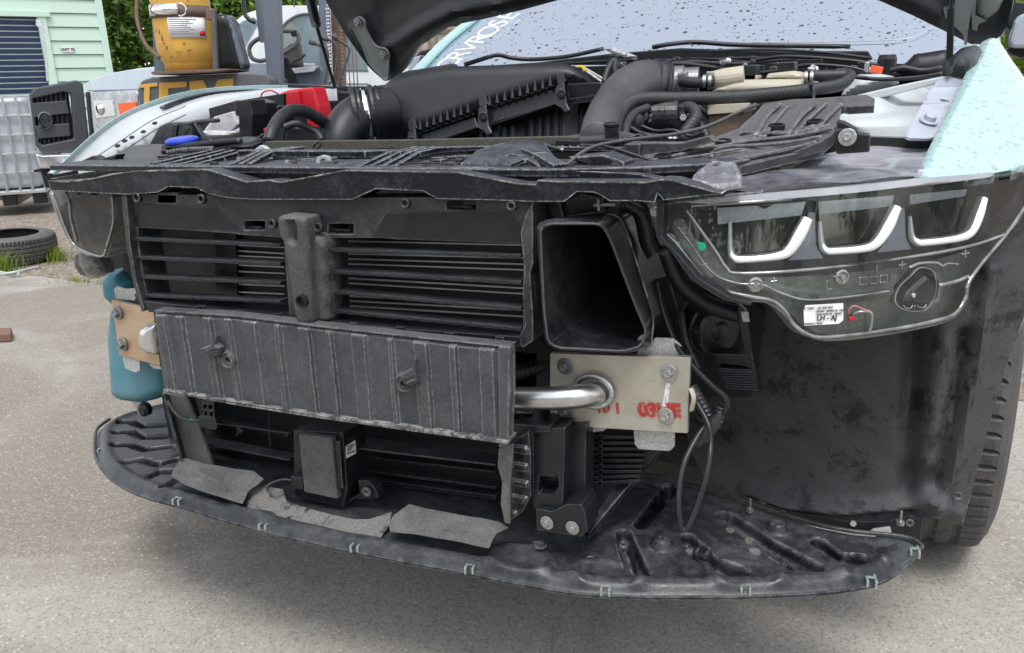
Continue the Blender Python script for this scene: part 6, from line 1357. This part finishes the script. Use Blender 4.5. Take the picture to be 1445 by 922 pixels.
bplate('cylinder_shelf', [(212, 103), (216, 101), (322, 97), (322, 99), (300, 102), (216, 106)], fplane(262, 100, FD-.16, 0), .4, 'rust', fk, bev=.003)
bplate('upright', [(298, 15), (303, 15), (307, 100), (300, 100)], fplane(300, 60, FD-.1, 0), .03, 'flap', fk)
bplate('frame_post', [(212, -60), (224, -60), (224, 60), (240, 100), (218, 104), (214, 20)], fplane(220, 60, FD+.1, 0), .06, 'flpillar', fk)
sheet('seat_back', [(300, 24), (306, 20), (318, 20), (328, 30), (336, 60), (345, 92), (342, 100), (305, 98), (302, 60)], fplane(320, 60, FD+.1, 0), .01, M['clean'], fk, rnd=1, bulge=.03, brad=.05, th=.12)
sheet('seat_trim', [(318, 22), (326, 28), (336, 60), (345, 90), (340, 98), (334, 80), (326, 45)], fplane(320, 60, FD, 0), .01, M['flpillar'], fk, rnd=1, bulge=.02, brad=.02, th=.02)
bplate('overhead_post', [(368, -60), (392, -60), (398, 122), (378, 124), (372, 60)], fplane(380, 60, FD+.2, 0), .07, 'flpillar', fk, bev=.008)
bplate('overhead_post', [(352, -60), (362, -60), (374, 60), (366, 60)], fplane(360, 30, FD+.5, 0), .05, 'flpillar', fk)
def tfd(nm, L, d, rpx, mt, par=None, **k):
    return tube(nm, [ptd(x, y, d) for x, y in L], rpx*d/F_PX, M[mt], par or fk, **k)
tfd('grab_rail', [(342, -60), (344, 10), (350, 26), (360, 32)], FD+.3, 3, 'clean')
tfd('gas_hose', [(193, -60), (193, 0), (194, 30), (205, 62), (225, 82)], FD-.1, 2.6, 'rust')
tfd('steering_wheel', [(353, 78), (352, 68), (360, 58), (385, 46), (410, 44), (420, 48), (421, 58), (412, 68), (390, 80), (370, 86), (358, 84), (353, 78)], FD+.6, 3, 'flap')
bplate('steering_knob', [(409, 44), (418, 42), (418, 52), (411, 52)], fplane(412, 48, FD+.55, 0), .03, 'clean', fk, bev=.006)
sheet('steering_console', [(398, 72), (410, 62), (422, 60), (426, 94), (412, 96), (398, 92)], fplane(410, 80, FD+.7, 0), .01, M['flap'], fk, rnd=1, bulge=.02, brad=.03, th=.06)
bplate('dash_panel', [(398, 82), (404, 82), (420, 122), (398, 124)], fplane(410, 100, FD+.65, 0), .05, 'clean', fk); bplate('dash_panel', [(410, 97), (450, 93), (455, 100), (452, 122), (418, 122)], fplane(430, 100, FD+.7, 0), .05, 'flpillar', fk, bev=.006); bplate('dash_panel', [(411, 97), (450, 93), (442, 101), (416, 104)], fplane(430, 100, FD+.66, 0), .03, 'film', fk)
tfd('gear_stick', [(412, 88), (422, 84), (431, 77)], FD+.6, 1.6, 'clean')
for L in ([(440, 60), (452, 65), (462, 72), (462, 95), (457, 122)], [(458, 54), (470, 60), (476, 70), (473, 100), (464, 122)], [(472, 52), (482, 60), (493, 70), (486, 95), (476, 122)]):
    lv = tfd('control_lever', L, FD+.6, 1.7, 'dusty'); c = ptd(*L[0], FD+.6); lathe('lever_knob', c, nrm(c-ptd(*L[1], FD+.6)), [(.012, -.03), (.018, 0), (.018, .012), (.01, .018), (0, .018)], M['flap'], lv, ns=16, smooth=True)
mast = bplate('mast_rail', [(448, -60), (461, -60), (466, 122), (452, 122)], fplane(455, 50, FD+1.3, 0), .08, 'flpillar', fk); bplate('mast_rail', [(480, 0), (486, 30), (486, 122), (470, 122), (466, 0)], fplane(475, 50, FD+1.4, 0), .08, 'rust', fk, bev=.004)
for x0 in (463, 481):
    P0 = ptd(x0-2, -10, FD+1.25); P1 = ptd(x0+5, 122, FD+1.25); n = 26
    boxes('mast_chain', [(P0+(P1-P0)*(i+.5)/n, np.array([.010 if i % 2 else .014, 0, 0]), np.array([0, .01, 0]), (P1-P0)/n*.36) for i in range(n)], M['rust'] if x0 > 470 else M['steel'], fk, bev=.002)
for x in (492, 498, 503): tfd('mast_hose', [(x-8, 20), (x-2, 60), (x+2, 122)], FD+1.3, .8, 'rust')
tyre('tyre', (*ptd(235, 250, FD+.3)[:2], .3), .3, .2, nrm(np.array([CR[0], CR[1], 0])), M['tyre'], fk, tread=False)
tyre('tyre', (*ptd(440, 250, FD+1.0)[:2], .3), .3, .2, nrm(np.array([CR[0], CR[1], 0])), M['tyre'], fk, tread=False)
bplate('chassis', [(384, 122), (500, 122), (500, 220), (384, 240)], fplane(440, 160, FD+.7, 6), .5, 'flgrey', fk, bev=.02)
# --- white truck beyond
WD = 7.0
M['whitepaint'] = plain('white truck paint', (.72, .74, .75), .25, coat=.8, var=.04)
VP_ = fplane(450, 60, WD, 8)
M['sideglass'] = plain('reflecting side glass', (.42, .52, .58), .08, .6, var=.06)
wt0 = ptd(450, 60, WD)
wt = thing('white_truck', 'white cab truck seen from the side behind the forklift mast', 'truck', (wt0[0], wt0[1], 0))
bplate('cab_body', [(308, 48), (345, 20), (375, 10), (392, 8), (450, 8), (545, 12), (580, 30), (585, 240), (300, 250)], VP_, 1.5, 'whitepaint', wt, bev=.04, holes=[], seg=3)
bplate('side_window', [(396, 46), (406, 32), (425, 22), (452, 21), (452, 92), (428, 94), (404, 94)], VP_, .02, 'sideglass', wt, front=.006, bev=.004)
bplate('side_window', [(316, 50), (342, 30), (358, 24), (366, 32), (345, 70), (330, 78)], VP_, .02, 'sideglass', wt, front=.006, bev=.004)
bplate('side_window', [(478, 30), (505, 30), (520, 100), (480, 100)], VP_, .02, 'sideglass', wt, front=.006, bev=.004)
tube('door_seal', [VP_.off(.012).at(*map(np.array, VP_.off(.012).to(x, y)))[0] for x, y in ((394, 60), (395, 45), (405, 31), (424, 21), (452, 20))], .01, M['flap'], wt, ns=8)
tube('door_seal', [VP_.off(.012).at(*map(np.array, VP_.off(.012).to(x, y)))[0] for x, y in ((452, 20), (453, 60), (454, 118))], .012, M['clean'], wt, ns=8)
tube('aerial', [ptd(415, 10, WD-.2), ptd(415, -30, WD-.2)], .006, M['flap'], wt, ns=6)
for y in (100, 118): bplate('body_seam', [(480, y), (520, y), (520, y+1), (480, y+1)], VP_, .01, 'flap', wt, front=.006, bev=0)
tyre('tyre', (*ptd(345, 235, WD+.3)[:2], .36), .36, .24, VP_.n, M['tyre'], wt, tread=False); tyre('tyre', (*ptd(540, 235, WD+.3)[:2], .36), .36, .24, VP_.n, M['tyre'], wt, tread=False)
# --- corrugated fence seen beside the windscreen
M['corr'] = grime('stained corrugated sheet', (.42, .42, .38), (.26, .13, .05), .5, 3.5, .55, .8, bump=.1, contrast=.07)
CF = fplane(640, 60, 13, 4)
x0 = CF.to(520, 60)[0]; x1 = CF.to(900, 60)[0]; ztop = CF.to(640, 38)[1]
fe = thing('corrugated_fence', 'tall rusty corrugated sheet fence behind the windscreen corner', 'fence', (*CF.at(np.array((x0+x1)/2), np.array(0.))[0][:2], 0))
sheet('fence_sheet', [(x0, -.05), (x1, -.05), (x1, ztop), (x0, ztop)], CF, .03, M['corr'], fe, world=True, th=.004, hfun=lambda X, Y, d, S: .05*np.sign(np.sin(X*2*math.pi/.26))*np.minimum(1, np.abs(np.sin(X*2*math.pi/.26))*1.6))
V, F = prism([(x0, ztop-.10), (x1, ztop-.10), (x1, ztop-.04), (x0, ztop-.04)], CF, .03, .09); link('fence_rail', V, F, M['rust'], fe, bev=.004)
# --- worn tyre and litter on the ground at the left
tc_ = ptz(18, 358, 0); 
tt = thing('old_tyre', 'worn tyre lying flat on the dirt at the picture\'s edge', 'tyre', (tc_[0], tc_[1], -.055)); tt['label'] = 'worn bald tyre lying flat on the dirt beside the concrete'
_t = tyre('tyre_carcass', (tc_[0]-.02, tc_[1]+.02, .05), .27, .17, (.05, .0, 1), M['tyre'], tt, rim_r=.17)
o = tube('metal_strip', [ptz(-25, 391, .01), ptz(18, 385, .03), ptz(55, 377, .03)], .009, M['bracket'], None, ns=8, tag=('long thin white strip lying across the other strip on the dirt edge', 'strip'))
o = tube('metal_strip', [ptz(-25, 378, .02), ptz(10, 386, .015), ptz(28, 387, .02)], .008, M['bracket'], None, ns=8, tag=('short thin white strip with its end under the longer strip', 'strip'))
M['oldwood'] = grime('red brown wood', (.17, .07, .045), (.3, .24, .2), .4, 20, .7, .9, bump=.3)
V, F = prism([(ptz(-30, 486, 0)[0], ptz(-30, 486, 0)[1]), (ptz(17, 483, 0)[0], ptz(17, 483, 0)[1]), (ptz(19, 474, 0)[0], ptz(19, 474, 0)[1]), (ptz(-30, 473, 0)[0], ptz(-30, 473, 0)[1])], ZP(.036), .034)
link('wood_block', V, F, M['oldwood'], bev=.004, tag=('reddish brown offcut of wood lying on the concrete', 'wood'))
# --- vegetation
def leafmat(name, c1, c2, c3):
    mt, n, b = newmat(name); g = n.nodes.new('ShaderNodeNewGeometry'); r = n.nodes.new('ShaderNodeValToRGB'); n.links.new(g.outputs['Random Per Island'], r.inputs[0])
    r.color_ramp.elements[0].color = (*c1, 1); r.color_ramp.elements[1].color = (*c3, 1); e = r.color_ramp.elements.new(.55); e.color = (*c2, 1)
    n.links.new(r.outputs[0], b.inputs['Base Color']); b.inputs['Roughness'].default_value = .5
    t = n.nodes.new('ShaderNodeBsdfTranslucent'); n.links.new(r.outputs[0], t.inputs['Color']); mx = n.nodes.new('ShaderNodeMixShader'); mx.inputs[0].default_value = .3
    n.links.new(b.outputs[0], mx.inputs[1]); n.links.new(t.outputs[0], mx.inputs[2]); n.links.new(mx.outputs[0], n.nodes['Material Output'].inputs[0]); return mt
M['leaf'] = leafmat('hedge leaves', (.05, .12, .015), (.12, .23, .03), (.22, .33, .05)); M['leafy'] = leafmat('bright leaves', (.10, .18, .01), (.19, .28, .02), (.30, .36, .05)); M['bark'] = grime('bark', (.09, .06, .04), (.18, .14, .1), .5, 10, .85, .9, bump=.4)
def crown(nm, c, R, n, size, mt, par, seed, clumps=26):
    g = np.random.default_rng(seed); u = g.normal(size=(clumps, 3)); u /= np.linalg.norm(u, axis=1)[:, None]; cc = u*np.array(R)*g.uniform(.45, .95, (clumps, 1)); rs_ = g.uniform(.22, .42, clumps)*min(R)*1.3
    k = g.integers(0, clumps, n); v = g.normal(size=(n, 3)); v /= np.linalg.norm(v, axis=1)[:, None]; P = np.array(c)+cc[k]+v*(rs_[k]*g.uniform(.55, 1.05, n))[:, None]
    a = g.normal(size=(n, 3)); a[:, 2] *= .5; a /= np.linalg.norm(a, axis=1)[:, None]; b = np.cross(a, g.normal(size=(n, 3))); b /= np.linalg.norm(b, axis=1)[:, None]
    s = g.uniform(.6, 1.3, (n, 1))*size; V = np.stack([P-a*s, P+b*s*.42, P+a*s, P-b*s*.42], 1).reshape(-1, 3); V = V[:]
    F = np.arange(4*n).reshape(-1, 4); return link(nm, V, F, mt, par)
def bush(label, cat, name, base, R, h, n, size, mt, seed, group=None, trunk=True):
    t_ = thing(name, label, cat, base, group); c = np.array(base)+np.array([0, 0, h])
    crown('crown', c, R, n, size, mt, t_, seed)
    g = random.Random(seed); L = [tube_geo([np.array(base)+np.array([0, 0, 0.]), np.array(base)+np.array([g.uniform(-.1, .1), g.uniform(-.1, .1), h*.5]), c], [.11, .08, .05], ns=8, n=4)]
    for k in range(6):
        a = g.uniform(0, 6.28); L.append(tube_geo([np.array(base)+np.array([0, 0, h*g.uniform(.35, .7)]), c+np.array([math.cos(a)*R[0]*.35, math.sin(a)*R[1]*.35, g.uniform(-.3, .3)*R[2]]), c+np.array([math.cos(a)*R[0]*.7, math.sin(a)*R[1]*.7, g.uniform(-.2, .7)*R[2]])], [.05, .035, .015], ns=6, n=3))
    V, F = merge(*L); link('trunk', V, F, M['bark'], t_); return t_
def at(px, d): p = ptd(px, 120, d); return (float(p[0]), float(p[1]), 0.)
bush('dense green tree close beside the shed corner board', 'tree', 'broadleaf_tree', at(200, 18.5), (1.6, 1.6, 2.4), 2.6, 16000, .085, M['leaf'], 1, None)
bush('dense green tree directly behind the yellow gas cylinder', 'tree', 'broadleaf_tree', at(310, 17.5), (1.9, 1.6, 2.4), 2.4, 16000, .085, M['leaf'], 2, None)
bush('green tree showing above the roof of the white cab truck', 'tree', 'broadleaf_tree', at(440, 18), (2.1, 1.6, 2.4), 2.4, 14000, .09, M['leaf'], 3, None)
bush('green tree half hidden by the raised bonnet, behind the corrugated fence', 'tree', 'broadleaf_tree', at(640, 16), (2.2, 1.6, 2.0), 1.9, 8000, .09, M['leaf'], 4, None)
bush('yellow green bush between the raised bonnet and the door mirror', 'bush', 'bush', at(1400, 8.5), (1.0, .8, 1.2), 1.2, 12000, .045, M['leafy'], 5, None)
bush('yellow green bush low beneath the door mirror', 'bush', 'bush', at(1490, 7.5), (.9, .8, 1.0), .8, 9000, .045, M['leafy'], 6, None)
# the yard's far side, behind the camera: it shows in the lamp and the paint
for k, (x, y, s) in enumerate(((-6, -9, 1.0), (-2.5, -10, 1.2), (1.5, -9.5, 1.05), (5, -10.5, 1.25), (9, -7.5, 1.1), (11, -3, 1.1), (10.5, 2.5, 1.0))):
    bush('leafy tree on the far side of the yard, mirrored in the headlight lens', 'tree', 'broadleaf_tree', (x, y, 0.), (2.2*s, 1.8*s, 1.7*s), 1.9*s, 3500, .16, M['leaf'], 20+k, 'trees on the far side of the yard')
# grass tufts
def tuft(x, y, n, hgt, seed, label, z=-.06):
    c = ptz(x, y, 0); g = random.Random(seed); V = []; F = []
    for k in range(n):
        a = g.uniform(0, 6.28); r = abs(g.gauss(0, .06)); px_ = c[0]+math.cos(a)*r*1.6; py_ = c[1]+math.sin(a)*r; h = hgt*g.uniform(.4, 1); l = g.uniform(0, 6.28); lean = h*g.uniform(.2, .7); w_ = .0035
        i = len(V); V += [(px_-w_, py_, z), (px_+w_, py_, z), (px_+math.cos(l)*lean*.4+w_*.7, py_+math.sin(l)*lean*.4, z+h*.65), (px_+math.cos(l)*lean*.4-w_*.7, py_+math.sin(l)*lean*.4, z+h*.65), (px_+math.cos(l)*lean, py_+math.sin(l)*lean, z+h)]
        F += [(i, i+1, i+2, i+3), (i+3, i+2, i+4)]
    link('grass_tuft', V, F, M['leafy'], None, tag=(label, 'grass'))
tuft(70, 356, 160, .13, 1, 'green grass tuft growing beside the old tyre'); tuft(3, 372, 120, .16, 2, 'grass tuft growing in front of the old tyre'); tuft(108, 397, 150, .10, 3, 'low grass tuft at the broken edge of the concrete')
